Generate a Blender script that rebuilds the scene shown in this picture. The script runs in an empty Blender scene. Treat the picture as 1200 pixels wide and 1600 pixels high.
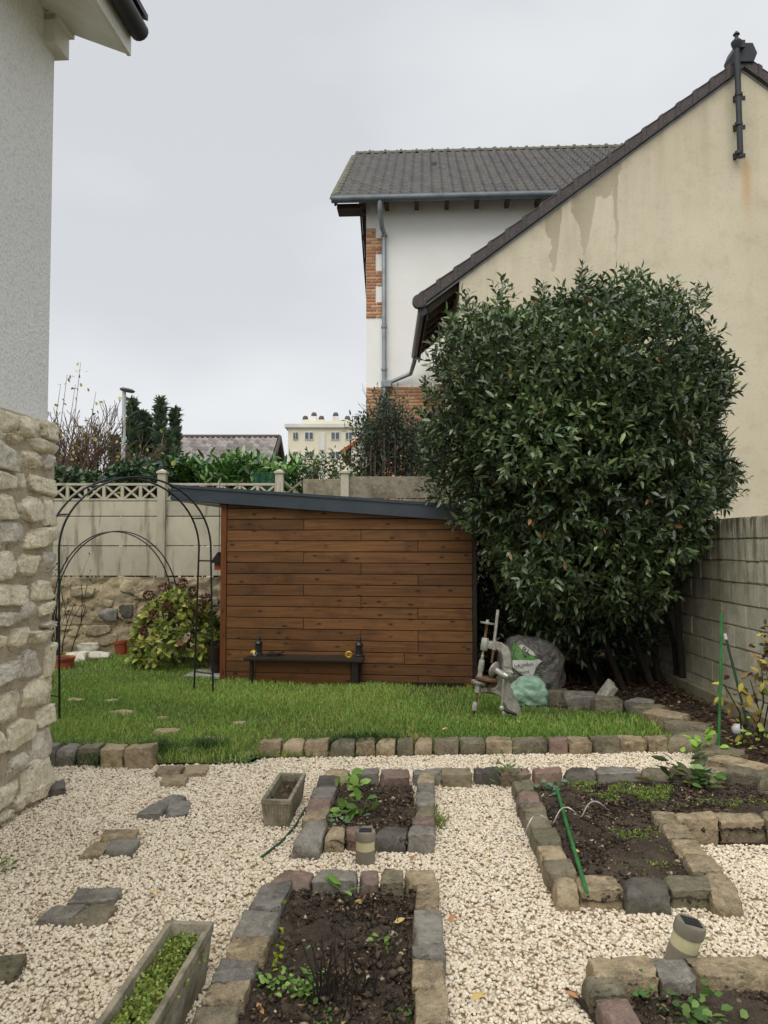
import bpy, bmesh, math, random
import numpy as np
from mathutils import Vector, Matrix
from mathutils.bvhtree import BVHTree
random.seed(7); RNG = np.random.default_rng(7)
R = math.radians
SC = bpy.context.scene
COL = SC.collection

# ---------------------------------------------------------------- camera, sky, sun, exposure
CAM_H = 1.6
TH = math.atan(50 / 1200)
cam_d = bpy.data.cameras.new('camera'); cam = bpy.data.objects.new('camera', cam_d); COL.objects.link(cam)
cam.location = (0, 0, CAM_H); cam.rotation_euler = (math.pi / 2 + TH, 0, 0)
cam_d.sensor_fit = 'VERTICAL'; cam_d.sensor_height = 36; cam_d.lens = 27.0
cam_d.clip_start = 0.05; cam_d.clip_end = 3000
SC.camera = cam

SUN_EL, SUN_AZ = 58, 200
world = bpy.data.worlds.new('World'); SC.world = world; world.use_nodes = True
wn, wl = world.node_tree.nodes, world.node_tree.links
wn.clear()
w_out = wn.new('ShaderNodeOutputWorld')
w_sky = wn.new('ShaderNodeTexSky'); w_sky.sky_type = 'NISHITA'; w_sky.sun_disc = False
w_sky.sun_elevation = R(SUN_EL); w_sky.sun_rotation = R(SUN_AZ)
w_bg1 = wn.new('ShaderNodeBackground'); w_bg1.inputs['Strength'].default_value = 0.08
w_hs = wn.new('ShaderNodeHueSaturation'); w_hs.inputs['Saturation'].default_value = 0.25
wl.new(w_sky.outputs[0], w_hs.inputs['Color']); wl.new(w_hs.outputs[0], w_bg1.inputs['Color'])
w_tc = wn.new('ShaderNodeTexCoord')
w_map = wn.new('ShaderNodeMapping'); w_map.inputs['Scale'].default_value = (1.0, 1.0, 2.2); w_map.inputs['Location'].default_value = (3.1, 0.4, 0.2)
w_n = wn.new('ShaderNodeTexNoise'); w_n.inputs['Scale'].default_value = 1.5; w_n.inputs['Detail'].default_value = 4; w_n.inputs['Roughness'].default_value = 0.45
w_r = wn.new('ShaderNodeValToRGB')
w_r.color_ramp.elements[0].position = 0.38; w_r.color_ramp.elements[0].color = (0.60, 0.625, 0.655, 1)
w_r.color_ramp.elements[1].position = 0.63; w_r.color_ramp.elements[1].color = (0.80, 0.815, 0.83, 1)
w_bg2 = wn.new('ShaderNodeBackground'); w_bg2.inputs['Strength'].default_value = 0.72
w_mix = wn.new('ShaderNodeMixShader'); w_mix.inputs[0].default_value = 0.88
wl.new(w_tc.outputs['Generated'], w_map.inputs[0]); wl.new(w_map.outputs[0], w_n.inputs['Vector'])
wl.new(w_n.outputs[0], w_r.inputs[0]); wl.new(w_r.outputs[0], w_bg2.inputs['Color'])
wl.new(w_bg1.outputs[0], w_mix.inputs[1]); wl.new(w_bg2.outputs[0], w_mix.inputs[2]); wl.new(w_mix.outputs[0], w_out.inputs[0])

sun_d = bpy.data.lights.new('sun', 'SUN'); sun = bpy.data.objects.new('sun', sun_d); COL.objects.link(sun)
sun_d.energy = 1.5; sun_d.angle = R(60); sun_d.color = (1.0, 0.97, 0.92)
sun.rotation_euler = (R(90 - SUN_EL), 0, R(SUN_AZ - 180 + 0) * -1)
SC.view_settings.view_transform = 'Standard'; SC.view_settings.look = 'None'
SC.view_settings.gamma = 1.0; SC.view_settings.exposure = 0.7; SC.view_settings.use_curve_mapping = False
SC.render.engine = 'CYCLES'
SC.cycles.max_bounces = 6

# ---------------------------------------------------------------- pixel helpers (1200x1600 photograph)
CT, ST = math.cos(TH), math.sin(TH)
def ray(x, y):
    dx, dz = (x - 600) / 1200, (800 - y) / 1200
    return Vector((dx, CT - ST * dz, ST + CT * dz))
def G(x, y, z=0.0):
    d = ray(x, y); t = (z - CAM_H) / d.z
    return Vector((d.x * t, d.y * t, z))
def D(x, y, Y):
    d = ray(x, y); t = Y / d.y
    return Vector((d.x * t, Y, CAM_H + d.z * t))

# ---------------------------------------------------------------- object helpers
def lin(r, g, b):
    f = lambda c: (c / 255 / 12.92) if c / 255 <= 0.04045 else ((c / 255 + 0.055) / 1.055) ** 2.4
    return (f(r), f(g), f(b), 1)
def tag(o, label=None, cat=None, group=None, kind=None):
    if label: o['label'] = label
    if cat: o['category'] = cat
    if group: o['group'] = group
    if kind: o['kind'] = kind
    return o
def thing(name, label, cat, loc=(0, 0, 0), group=None, rz=0):
    o = bpy.data.objects.new(name, None); COL.objects.link(o)
    o.location = loc; o.rotation_euler = (0, 0, rz); o.empty_display_size = 0.1
    return tag(o, label, cat, group)
def link(name, me, mat=None, parent=None, loc=None):
    o = bpy.data.objects.new(name, me); COL.objects.link(o)
    if mat is not None and len(me.materials) == 0: me.materials.append(mat)
    if parent is not None: o.parent = parent
    if loc is not None: o.location = loc
    return o
def wpos(p):
    v = Vector(p.location)
    q = p.parent
    while q is not None: v = v + Vector(q.location); q = q.parent
    return v
def fast_mesh(name, V, T, colors=None, smooth=False):
    me = bpy.data.meshes.new(name)
    V = np.asarray(V, dtype=np.float32); T = np.asarray(T, dtype=np.int32)
    me.vertices.add(len(V)); me.vertices.foreach_set('co', V.ravel())
    me.loops.add(T.size); me.loops.foreach_set('vertex_index', T.ravel())
    me.polygons.add(len(T)); me.polygons.foreach_set('loop_start', np.arange(0, T.size, T.shape[1], dtype=np.int32))
    if smooth: me.polygons.foreach_set('use_smooth', np.ones(len(T), dtype=bool))
    me.update(calc_edges=True)
    if colors is not None:
        a = me.attributes.new('Col', 'FLOAT_COLOR', 'POINT')
        c = np.ones((len(V), 4), dtype=np.float32); c[:, :3] = colors
        a.data.foreach_set('color', c.ravel())
    return me

class MB:
    def __init__(s): s.v = []; s.f = []
    def add(s, vs, fs):
        b = len(s.v); s.v += [Vector(p) for p in vs]; s.f += [tuple(i + b for i in f) for f in fs]; return s
    def box(s, c, d, rz=0, m=None):
        c = Vector(c); x, y, z = d[0] / 2, d[1] / 2, d[2] / 2
        vs = [Vector((sx * x, sy * y, sz * z)) for sz in (-1, 1) for sy in (-1, 1) for sx in (-1, 1)]
        if m is not None: vs = [m @ p for p in vs]
        elif rz: vs = [Matrix.Rotation(rz, 3, 'Z') @ p for p in vs]
        vs = [p + c for p in vs]
        return s.add(vs, [(0, 2, 3, 1), (4, 5, 7, 6), (0, 1, 5, 4), (2, 6, 7, 3), (0, 4, 6, 2), (1, 3, 7, 5)])
    def bar(s, a, b, w, t, up=(0, 0, 1)):
        a, b = Vector(a), Vector(b); d = b - a; L = d.length; d.normalize()
        u = Vector(up); sd = d.cross(u)
        if sd.length < 1e-4: sd = d.cross(Vector((0, 1, 0)))
        sd.normalize(); u = sd.cross(d).normalized()
        m = Matrix((d, sd, u)).transposed()
        return s.box((a + b) / 2, (L, w, t), m=m)
    def tube(s, path, r, n=8, cap=True):
        P = [Vector(p) for p in path]; k = len(P)
        rr = r if isinstance(r, (list, tuple)) else [r] * k
        base = len(s.v); u = None
        for i in range(k):
            d = (P[min(i + 1, k - 1)] - P[max(i - 1, 0)]); d.normalize()
            if u is None:
                u = d.orthogonal().normalized()
            else:
                u = u - d * u.dot(d); u.normalize()
            w = d.cross(u)
            for j in range(n):
                a = 2 * math.pi * j / n
                s.v.append(P[i] + (u * math.cos(a) + w * math.sin(a)) * rr[i])
        for i in range(k - 1):
            for j in range(n):
                a, b = base + i * n + j, base + i * n + (j + 1) % n
                s.f.append((a, b, b + n, a + n))
        if cap:
            s.f.append(tuple(base + j for j in reversed(range(n)))); s.f.append(tuple(base + (k - 1) * n + j for j in range(n)))
        return s
    def lathe(s, prof, c=(0, 0, 0), n=20, axis=None):
        c = Vector(c); b = len(s.v); k = len(prof)
        q = Vector((0, 0, 1)).rotation_difference(Vector(axis)) if axis is not None else None
        for r, z in prof:
            for j in range(n):
                a = 2 * math.pi * j / n; p = Vector((r * math.cos(a), r * math.sin(a), z))
                s.v.append(c + (q @ p if q else p))
        for i in range(k - 1):
            for j in range(n):
                p, w = b + i * n + j, b + i * n + (j + 1) % n
                s.f.append((p, w, w + n, p + n))
        s.f.append(tuple(b + j for j in reversed(range(n)))); s.f.append(tuple(b + (k - 1) * n + j for j in range(n)))
        return s
    def prism(s, poly, ext):
        e = Vector(ext); P = [Vector(p) for p in poly]; k = len(P); b = len(s.v)
        s.v += P + [p + e for p in P]
        s.f.append(tuple(b + i for i in range(k))); s.f.append(tuple(b + k + i for i in reversed(range(k))))
        for i in range(k):
            j = (i + 1) % k; s.f.append((b + i, b + k + i, b + k + j, b + j))
        return s
    def build(s, name, mat, parent=None, world=True, smooth=False, bevel=0, seg=2):
        off = wpos(parent) if (parent is not None and world) else Vector((0, 0, 0))
        me = bpy.data.meshes.new(name)
        me.from_pydata([tuple(p - off) for p in s.v], [], s.f)
        bm = bmesh.new(); bm.from_mesh(me); bmesh.ops.recalc_face_normals(bm, faces=bm.faces)
        if bevel:
            bmesh.ops.bevel(bm, geom=[e for e in bm.edges if len(e.link_faces) == 2 and e.calc_face_angle(0) > 0.5], offset=bevel, segments=seg, affect='EDGES', profile=0.5)
        bm.to_mesh(me); bm.free()
        if smooth:
            me.polygons.foreach_set('use_smooth', [True] * len(me.polygons))
            try: me.set_sharp_from_angle(angle=R(40))
            except Exception: pass
        me.update()
        return link(name, me, mat, parent)

# ---------------------------------------------------------------- materials
class NT:
    def __init__(s, name):
        s.m = bpy.data.materials.new(name); s.m.use_nodes = True
        s.n, s.l = s.m.node_tree.nodes, s.m.node_tree.links
        s.b = s.n['Principled BSDF']
    def new(s, t, **k):
        x = s.n.new(t)
        for a, v in k.items(): setattr(x, a, v)
        return x
    def set(s, sock, v):
        if isinstance(v, bpy.types.NodeSocket): s.l.new(v, sock)
        else: sock.default_value = v
    def math(s, op, a, b=0.0, c=0.0, clamp=False):
        x = s.new('ShaderNodeMath', operation=op); x.use_clamp = clamp
        s.set(x.inputs[0], a); s.set(x.inputs[1], b)
        if len(x.inputs) > 2: s.set(x.inputs[2], c)
        return x.outputs[0]
    def coord(s, kind='Object', scale=(1, 1, 1), rand=True):
        if kind == 'World': o = s.new('ShaderNodeNewGeometry').outputs['Position']
        else: o = s.new('ShaderNodeTexCoord').outputs[kind]
        mp = s.new('ShaderNodeMapping'); mp.inputs['Scale'].default_value = scale; s.l.new(o, mp.inputs[0])
        if kind == 'Object' and rand:
            oi = s.new('ShaderNodeObjectInfo'); k = s.math('MULTIPLY', oi.outputs['Random'], 37.0)
            cx = s.new('ShaderNodeCombineXYZ')
            for i in range(3): s.l.new(k, cx.inputs[i])
            s.l.new(cx.outputs[0], mp.inputs['Location'])
        return mp.outputs[0]
    def noise(s, vec, scale, detail=4, rough=0.55, dist=0.0):
        x = s.new('ShaderNodeTexNoise'); s.l.new(vec, x.inputs['Vector'])
        x.inputs['Scale'].default_value = scale; x.inputs['Detail'].default_value = detail; x.inputs['Roughness'].default_value = rough
        x.inputs['Distortion'].default_value = dist
        return x.outputs[0]
    def ramp(s, fac, stops, interp='LINEAR'):
        x = s.new('ShaderNodeValToRGB'); s.l.new(fac, x.inputs[0]); e = x.color_ramp.elements; x.color_ramp.interpolation = interp
        while len(e) < len(stops): e.new(0.5)
        for i, (p, c) in enumerate(stops): e[i].position = p; e[i].color = c if len(c) == 4 else (*c, 1)
        return x.outputs[0]
    def fac(s, f, lo, hi):
        x = s.new('ShaderNodeMapRange'); x.interpolation_type = 'SMOOTHSTEP'; s.l.new(f, x.inputs[0])
        x.inputs[1].default_value = lo; x.inputs[2].default_value = hi
        return x.outputs[0]
    def mix(s, f, a, b, mode='MIX'):
        x = s.new('ShaderNodeMix', data_type='RGBA', blend_type=mode)
        s.set(x.inputs[0], f); s.set(x.inputs[6], a); s.set(x.inputs[7], b)
        return x.outputs[2]
    def bump(s, h, strength=0.5, dist=0.01, prev=None):
        x = s.new('ShaderNodeBump'); x.inputs['Strength'].default_value = strength; x.inputs['Distance'].default_value = dist
        s.l.new(h, x.inputs['Height'])
        if prev is not None: s.l.new(prev, x.inputs['Normal'])
        return x.outputs[0]
    def done(s, color, rough=0.8, normal=None, metal=0.0, spec=0.5):
        s.set(s.b.inputs['Base Color'], color); s.set(s.b.inputs['Roughness'], rough)
        s.b.inputs['Metallic'].default_value = metal; s.b.inputs['Specular IOR Level'].default_value = spec
        if normal is not None: s.l.new(normal, s.b.inputs['Normal'])
        return s.m

def simple(name, c1, c2=None, scale=8, rough=0.7, bump=0.15, bscale=60, metal=0.0, spec=0.4, kind='Object', dist=0.01):
    t = NT(name); v = t.coord(kind)
    c2 = c2 or tuple(x * 0.7 for x in c1[:3]) + (1,)
    n = t.noise(v, scale, 5, 0.6)
    col = t.mix(t.fac(n, 0.3, 0.72), c1, c2)
    nb = t.bump(t.noise(v, bscale, 3), bump, dist) if bump else None
    return t.done(col, rough, nb, metal, spec)

def stone_mat(name, ca, cb, cc, rough=0.7, scale=5, bump=0.5, moss=0.0):
    t = NT(name); v = t.coord('World')
    oi = t.new('ShaderNodeObjectInfo').outputs['Random']
    base = t.mix(oi, ca, cb)
    n1 = t.noise(v, scale, 6, 0.65); n2 = t.noise(v, scale * 9, 4, 0.6)
    col = t.mix(t.fac(n1, 0.42, 0.7), base, cc)
    n4 = t.noise(v, scale * 4.3, 5, 0.7)
    col = t.mix(t.math('MULTIPLY', t.fac(n4, 0.5, 0.66), 0.5), col, tuple(min(1, x * 1.35) for x in ca[:3]) + (1,))
    col = t.mix(t.math('MULTIPLY', t.fac(n4, 0.48, 0.34), 0.45), col, tuple(x * 0.6 for x in cc[:3]) + (1,))
    col = t.mix(t.math('MULTIPLY', t.fac(n2, 0.5, 0.75), 0.45), col, tuple(x * 0.45 for x in cc[:3]) + (1,))
    if moss:
        n3 = t.noise(v, 3.0, 4, 0.6)
        col = t.mix(t.math('MULTIPLY', t.fac(n3, 0.48, 0.68), moss), col, lin(86, 92, 58))
    n5 = t.noise(v, 190, 3, 0.7)
    col = t.mix(t.math('MULTIPLY', t.fac(n5, 0.5, 0.68), 0.4), col, tuple(min(1, x * 1.7) for x in ca[:3]) + (1,))
    vo = t.new('ShaderNodeTexVoronoi'); t.l.new(v, vo.inputs['Vector']); vo.inputs['Scale'].default_value = scale * 6
    pit = t.math('MULTIPLY', t.math('SUBTRACT', 1.0, t.fac(vo.outputs['Distance'], 0.08, 0.3)), t.fac(n1, 0.42, 0.62))
    col = t.mix(t.math('MULTIPLY', pit, 0.45), col, tuple(x * 0.35 for x in cc[:3]) + (1,))
    nb = t.bump(n2, bump, 0.008); nb = t.bump(n1, bump, 0.02, nb); nb = t.bump(t.math('SUBTRACT', 1.0, pit), bump, 0.006, nb)
    return t.done(col, t.math('MULTIPLY_ADD', n1, 0.3, rough - 0.15), nb, 0, 0.4)

M = {}
M['sett_g'] = stone_mat('sett_grey_stone', lin(140, 134, 122), lin(120, 115, 106), lin(96, 92, 84), 0.6)
M['sett_b'] = stone_mat('sett_blue_grey_stone', lin(132, 127, 117), lin(112, 108, 100), lin(84, 81, 74), 0.55)
M['sett_t'] = stone_mat('sett_tan_stone', lin(166, 148, 118), lin(140, 126, 102), lin(106, 95, 75), 0.65, 5, 0.9)
M['sett_r'] = stone_mat('sett_red_stone', lin(136, 112, 98), lin(120, 102, 92), lin(96, 82, 74), 0.6)
M['sett_k'] = stone_mat('sett_dark_stone', lin(98, 92, 82), lin(84, 79, 71), lin(60, 57, 52), 0.55)
M['sett_o'] = stone_mat('sett_olive_stone', lin(132, 121, 98), lin(108, 102, 86), lin(80, 77, 62), 0.65, 5, 0.9, moss=0.4)
M['limestone'] = stone_mat('cream_limestone', lin(236, 225, 194), lin(224, 214, 190), lin(204, 190, 160), 0.9, 9, 0.8)
M['limestone_grey'] = stone_mat('weathered_limestone', lin(218, 210, 192), lin(204, 197, 180), lin(172, 164, 146), 0.9, 10, 0.8)
M['mortar'] = stone_mat('wall_mortar', lin(190, 178, 154), lin(190, 178, 154), lin(164, 150, 126), 0.95, 12, 1.0)

def roughcast():
    t = NT('roughcast_render'); v = t.coord('World')
    n = t.noise(v, 120, 3, 0.5); n2 = t.noise(v, 1.2, 4); n3 = t.noise(v, 50, 3)
    col = t.mix(n2, lin(244, 244, 243), lin(234, 234, 233))
    col = t.mix(t.math('MULTIPLY', t.fac(n3, 0.48, 0.66), 0.3), col, lin(176, 172, 164))
    nb = t.bump(n3, 0.8, 0.012); nb = t.bump(n, 0.6, 0.006, nb)
    return t.done(col, 0.95, nb, 0, 0.2)
M['roughcast'] = roughcast()
M['white_paint'] = simple('white_paint', lin(226, 226, 220), lin(206, 204, 196), 3, 0.5, 0.05)
M['dark_zinc'] = simple('dark_slate_metal', lin(52, 54, 58), lin(40, 42, 46), 4, 0.5, 0.1)

def gable_plaster(apx, apz, slope):
    t = NT('stained_cream_plaster'); g = t.new('ShaderNodeNewGeometry').outputs['Position']
    sp = t.new('ShaderNodeSeparateXYZ'); t.l.new(g, sp.inputs[0]); x, z = sp.outputs[0], sp.outputs[2]
    dd = t.math('SUBTRACT', t.math('SUBTRACT', apz, t.math('MULTIPLY', t.math('ABSOLUTE', t.math('SUBTRACT', x, apx)), slope)), z)
    v = t.coord('World'); vs = t.coord('World', (5, 5, 0.35))
    n1 = t.noise(v, 0.5, 5, 0.6); n2 = t.noise(v, 26, 5, 0.75); st = t.noise(vs, 1.0, 5, 0.6); n3 = t.noise(v, 3.0, 5, 0.65)
    col = t.mix(t.fac(n1, 0.3, 0.7), lin(214, 204, 180), lin(202, 191, 166))
    col = t.mix(t.math('MULTIPLY', t.fac(n3, 0.48, 0.75), 0.3), col, lin(164, 150, 124))
    col = t.mix(t.math('MULTIPLY', t.fac(n2, 0.5, 0.7), 0.3), col, lin(160, 147, 122))
    # grime washed down from under the verge
    near = t.new('ShaderNodeMapRange'); t.l.new(dd, near.inputs[0]); near.inputs[1].default_value = 2.2; near.inputs[2].default_value = 0.1
    gr = t.math('MULTIPLY', t.fac(st, 0.38, 0.72), t.math('MULTIPLY', near.outputs[0], 0.22))
    col = t.mix(gr, col, lin(132, 122, 100))
    tot = None
    wob = t.math('MULTIPLY', t.math('SUBTRACT', n3, 0.5), 0.6)
    for xc, w, ln in ((2.77, 0.09, 1.0), (3.27, 0.15, 1.05), (3.62, 0.2, 0.45), (3.78, 0.035, 1.5)):
        e = t.math('DIVIDE', t.math('SUBTRACT', t.math('ADD', x, t.math('MULTIPLY', wob, 0.3)), xc), w)
        ex = t.math('POWER', 2.718, t.math('MULTIPLY', t.math('MULTIPLY', e, e), -0.8))
        k = t.math('SUBTRACT', t.math('ADD', t.math('MULTIPLY', ex, ln), wob), dd)
        mk = t.math('MULTIPLY', t.fac(k, -0.03, 0.05), t.fac(ex, 0.12, 0.3))
        tot = mk if tot is None else t.math('MAXIMUM', tot, mk)
    fade = t.new('ShaderNodeMapRange'); t.l.new(dd, fade.inputs[0]); fade.inputs[1].default_value = 0.2; fade.inputs[2].default_value = 1.5; fade.inputs[3].default_value = 0.5; fade.inputs[4].default_value = 0.2
    col = t.mix(t.math('MULTIPLY', tot, fade.outputs[0]), col, lin(128, 116, 92))
    # rust run below the pole, slim
    ru = t.math('DIVIDE', t.math('SUBTRACT', x, apx + 0.03), 0.09)
    rex = t.math('POWER', 2.718, t.math('MULTIPLY', t.math('MULTIPLY', ru, ru), -1.0))
    rz = t.math('MULTIPLY', t.fac(dd, 1.3, 1.6), t.math('SUBTRACT', 1.0, t.fac(dd, 1.9, 2.6)))
    col = t.mix(t.math('MULTIPLY', t.math('MULTIPLY', rex, rz), 0.5), col, lin(190, 140, 80))
    nb = t.bump(n2, 0.35, 0.006)
    return t.done(col, 0.92, nb, 0, 0.2)

def block_mat():
    t = NT('mossy_concrete_block'); v = t.coord('World'); vs = t.coord('World', (4, 4, 0.5))
    g = t.new('ShaderNodeNewGeometry').outputs['Position']; sp = t.new('ShaderNodeSeparateXYZ'); t.l.new(g, sp.inputs[0])
    oi = t.new('ShaderNodeObjectInfo').outputs['Random']
    n1 = t.noise(v, 2.0, 5, 0.65); n2 = t.noise(v, 45, 4, 0.65); st = t.noise(vs, 2.4, 5, 0.7)
    col = t.mix(oi, lin(218, 212, 194), lin(198, 192, 174))
    col = t.mix(t.math('MULTIPLY', t.fac(n1, 0.35, 0.65), 0.6), col, lin(140, 138, 104))
    up = t.new('ShaderNodeMapRange'); t.l.new(sp.outputs[2], up.inputs[0]); up.inputs[1].default_value = 0.9; up.inputs[2].default_value = 1.85
    col = t.mix(t.math('MULTIPLY', t.fac(st, 0.42, 0.62), t.math('MULTIPLY_ADD', up.outputs[0], 0.75, 0.12)), col, lin(70, 66, 52))
    col = t.mix(t.math('MULTIPLY', t.fac(n2, 0.52, 0.72), 0.35), col, lin(104, 98, 80))
    nb = t.bump(n2, 0.7, 0.008)
    return t.done(col, 0.95, nb, 0, 0.2)
M['block'] = block_mat()
M['block_joint'] = simple('block_mortar', lin(150, 144, 120), lin(118, 112, 90), 6, 0.95, 0.4, 50)

def panel_mat():
    t = NT('stained_fence_concrete'); v = t.coord('World'); vs = t.coord('World', (3.2, 3.2, 0.4))
    oi = t.new('ShaderNodeObjectInfo').outputs['Random']
    n1 = t.noise(v, 3, 5, 0.6); n2 = t.noise(v, 50, 3, 0.6); st = t.noise(vs, 2.2, 5, 0.65)
    col = t.mix(oi, lin(196, 189, 168), lin(178, 171, 152))
    col = t.mix(t.math('MULTIPLY', t.fac(n1, 0.4, 0.7), 0.4), col, lin(158, 148, 122))
    col = t.mix(t.math('MULTIPLY', t.fac(st, 0.5, 0.64), 0.6), col, lin(110, 102, 84))
    nb = t.bump(n2, 0.4, 0.006)
    return t.done(col, 0.95, nb, 0, 0.2)
M['panel'] = panel_mat()
M['panel_dark'] = stone_mat('dark_fence_concrete', lin(150, 140, 118), lin(138, 130, 112), lin(96, 90, 76), 0.95, 2.5, 0.5)  # darker concrete for the right-hand fence bays
M['rubble'] = stone_mat('smeared_rubble', lin(176, 160, 130), lin(176, 160, 130), lin(126, 114, 92), 0.95, 3.5, 1.0)

def wood_mat(name, ca, cb, cc, rough=0.55, axis=0):
    t = NT(name); sc = [14, 14, 14]; sc[axis] = 0.8
    v = t.coord('Object', tuple(sc)); v2 = t.coord('Object', (1, 1, 1))
    sk = [11, 11, 11]; sk[axis] = 5.0
    vk = t.coord('Object', tuple(sk))
    g = t.noise(v, 2.0, 6, 0.65, 0.6); n = t.noise(v2, 2.5, 4, 0.6)
    oi = t.new('ShaderNodeObjectInfo').outputs['Random']
    col = t.mix(t.fac(g, 0.35, 0.68), ca, cb)
    col = t.mix(t.math('MULTIPLY', oi, 0.6), col, cc)
    vo = t.new('ShaderNodeTexVoronoi'); t.l.new(vk, vo.inputs['Vector']); vo.inputs['Scale'].default_value = 1.0
    kn = t.math('SUBTRACT', 1.0, t.fac(vo.outputs['Distance'], 0.04, 0.24))
    col = t.mix(t.math('MULTIPLY', kn, 0.85), col, tuple(x * 0.22 for x in cc[:3]) + (1,))
    col = t.mix(t.math('MULTIPLY', t.fac(n, 0.5, 0.75), 0.55), col, tuple(x * 0.45 for x in cc[:3]) + (1,))
    nb = t.bump(g, 0.25, 0.004)
    return t.done(col, rough, nb, 0, 0.3)
M['plank'] = wood_mat('stained_pine', lin(134, 92, 54), lin(104, 70, 40), lin(76, 51, 31), 0.6)
M['trim_wood'] = wood_mat('trim_pine', lin(130, 76, 38), lin(108, 62, 32), lin(84, 50, 26), 0.6, 2)
M['bench_wood'] = wood_mat('dark_oiled_wood', lin(122, 78, 42), lin(98, 62, 34), lin(76, 48, 28), 0.5)
M['black_wood'] = wood_mat('blackened_wood', lin(58, 50, 42), lin(44, 38, 32), lin(32, 28, 24), 0.45)
M['shed_roof'] = simple('anthracite_metal', lin(62, 70, 78), lin(54, 61, 68), 3, 0.4, 0.05, 40, 0, 0.5)
M['shed_soffit'] = simple('shed_soffit_board', lin(196, 190, 176), lin(176, 170, 156), 4, 0.7)
M['dark_board'] = simple('dark_backing', lin(30, 24, 18), None, 4, 0.9)
M['black_metal'] = simple('black_metal', lin(34, 36, 38), lin(24, 26, 28), 10, 0.4, 0.1, 90, 0.0, 0.5)
M['rust'] = simple('rusty_iron', lin(122, 92, 68), lin(92, 66, 48), 25, 0.7, 0.3, 80)
M['cast_iron'] = simple('bare_cast_iron', lin(176, 174, 164), lin(128, 120, 104), 14, 0.5, 0.3, 90, 0.1)
M['bright_steel'] = simple('worn_steel', lin(200, 200, 192), lin(160, 156, 146), 20, 0.35, 0.1, 80, 0.5)
M['pipe_zinc'] = simple('zinc_pipe', lin(152, 158, 162), lin(128, 134, 138), 5, 0.5, 0.05, 40, 0.3)
M['gutter'] = simple('gutter_zinc', lin(104, 112, 116), lin(84, 90, 94), 4, 0.5, 0.05, 40, 0.3)
M['verge_tile'] = simple('brown_black_tile', lin(78, 70, 66), lin(60, 54, 52), 7, 0.6, 0.25, 50)
M['plaster_white'] = simple('offwhite_wall_paint', lin(246, 245, 240), lin(236, 234, 227), 0.6, 0.9, 0.2, 30, kind='World')
M['eave_wood'] = simple('dark_eave_wood', lin(62, 48, 40), lin(44, 34, 28), 8, 0.85, 0.3, 40)
M['soffit_beam'] = simple('rafter_wood', lin(104, 92, 80), lin(84, 72, 62), 8, 0.8)

def brick_mat():
    t = NT('orange_brick'); v = t.coord('World')
    br = t.new('ShaderNodeAttribute', attribute_name='Col')
    n2 = t.noise(v, 30, 4, 0.6); n1 = t.noise(v, 2, 4)
    col = t.mix(t.math('MULTIPLY', t.fac(n2, 0.45, 0.7), 0.4), br.outputs['Color'], lin(140, 96, 70))
    col = t.mix(t.math('MULTIPLY', t.fac(n1, 0.45, 0.7), 0.25), col, lin(118, 90, 72))
    return t.done(col, 0.9, t.bump(n2, 0.4, 0.005), 0, 0.2)
M['brick'] = brick_mat()
M['brick_mortar'] = simple('brick_mortar', lin(196, 180, 158), lin(170, 156, 136), 20, 0.95, 0.3)

def attr_mat(name, rough=0.5, spec=0.4, trans=0.0, bump=0.0, vary=0.3):
    t = NT(name); a = t.new('ShaderNodeAttribute', attribute_name='Col').outputs['Color']
    v = t.coord('World'); n = t.noise(v, 18, 3)
    dk = t.mix(1.0, a, (0.6, 0.6, 0.6, 1), 'MULTIPLY')
    col = t.mix(t.math('MULTIPLY', t.fac(n, 0.45, 0.7), vary), a, dk)
    m = t.done(col, rough, t.bump(t.noise(v, 60, 2), bump, 0.005) if bump else None, 0, spec)
    if trans:
        tr = t.new('ShaderNodeBsdfTranslucent'); t.l.new(col, tr.inputs['Color'])
        mx = t.new('ShaderNodeMixShader'); mx.inputs[0].default_value = trans
        out = t.n['Material Output']
        t.l.new(t.b.outputs[0], mx.inputs[1]); t.l.new(tr.outputs[0], mx.inputs[2]); t.l.new(mx.outputs[0], out.inputs[0])
    return m
M['leaf_gloss'] = attr_mat('glossy_leaf', 0.34, 0.85, 0.12)
M['leaf'] = attr_mat('soft_leaf', 0.5, 0.35, 0.22)
M['grass'] = attr_mat('grass_blade', 0.55, 0.25, 0.25)
M['litter'] = attr_mat('dead_leaf', 0.7, 0.2, 0.1)
M['tile_red'] = attr_mat('weathered_tile', 0.6, 0.3, 0, 0.3)
M['tile_grey'] = attr_mat('wet_roof_tile', 0.4, 0.4, 0, 0.15)
M['tile_moss'] = simple('lichened_tile', lin(112, 108, 92), lin(92, 92, 70), 6, 0.8, 0.3)
M['bark'] = simple('bark', lin(58, 50, 42), lin(40, 34, 29), 14, 0.9, 0.6, 40)
M['twig'] = simple('brown_twig', lin(112, 92, 78), lin(84, 66, 56), 14, 0.85, 0.2, 40)
M['dark_twig'] = simple('dark_twig', lin(52, 40, 34), lin(36, 28, 24), 14, 0.8, 0.2, 40)

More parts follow.
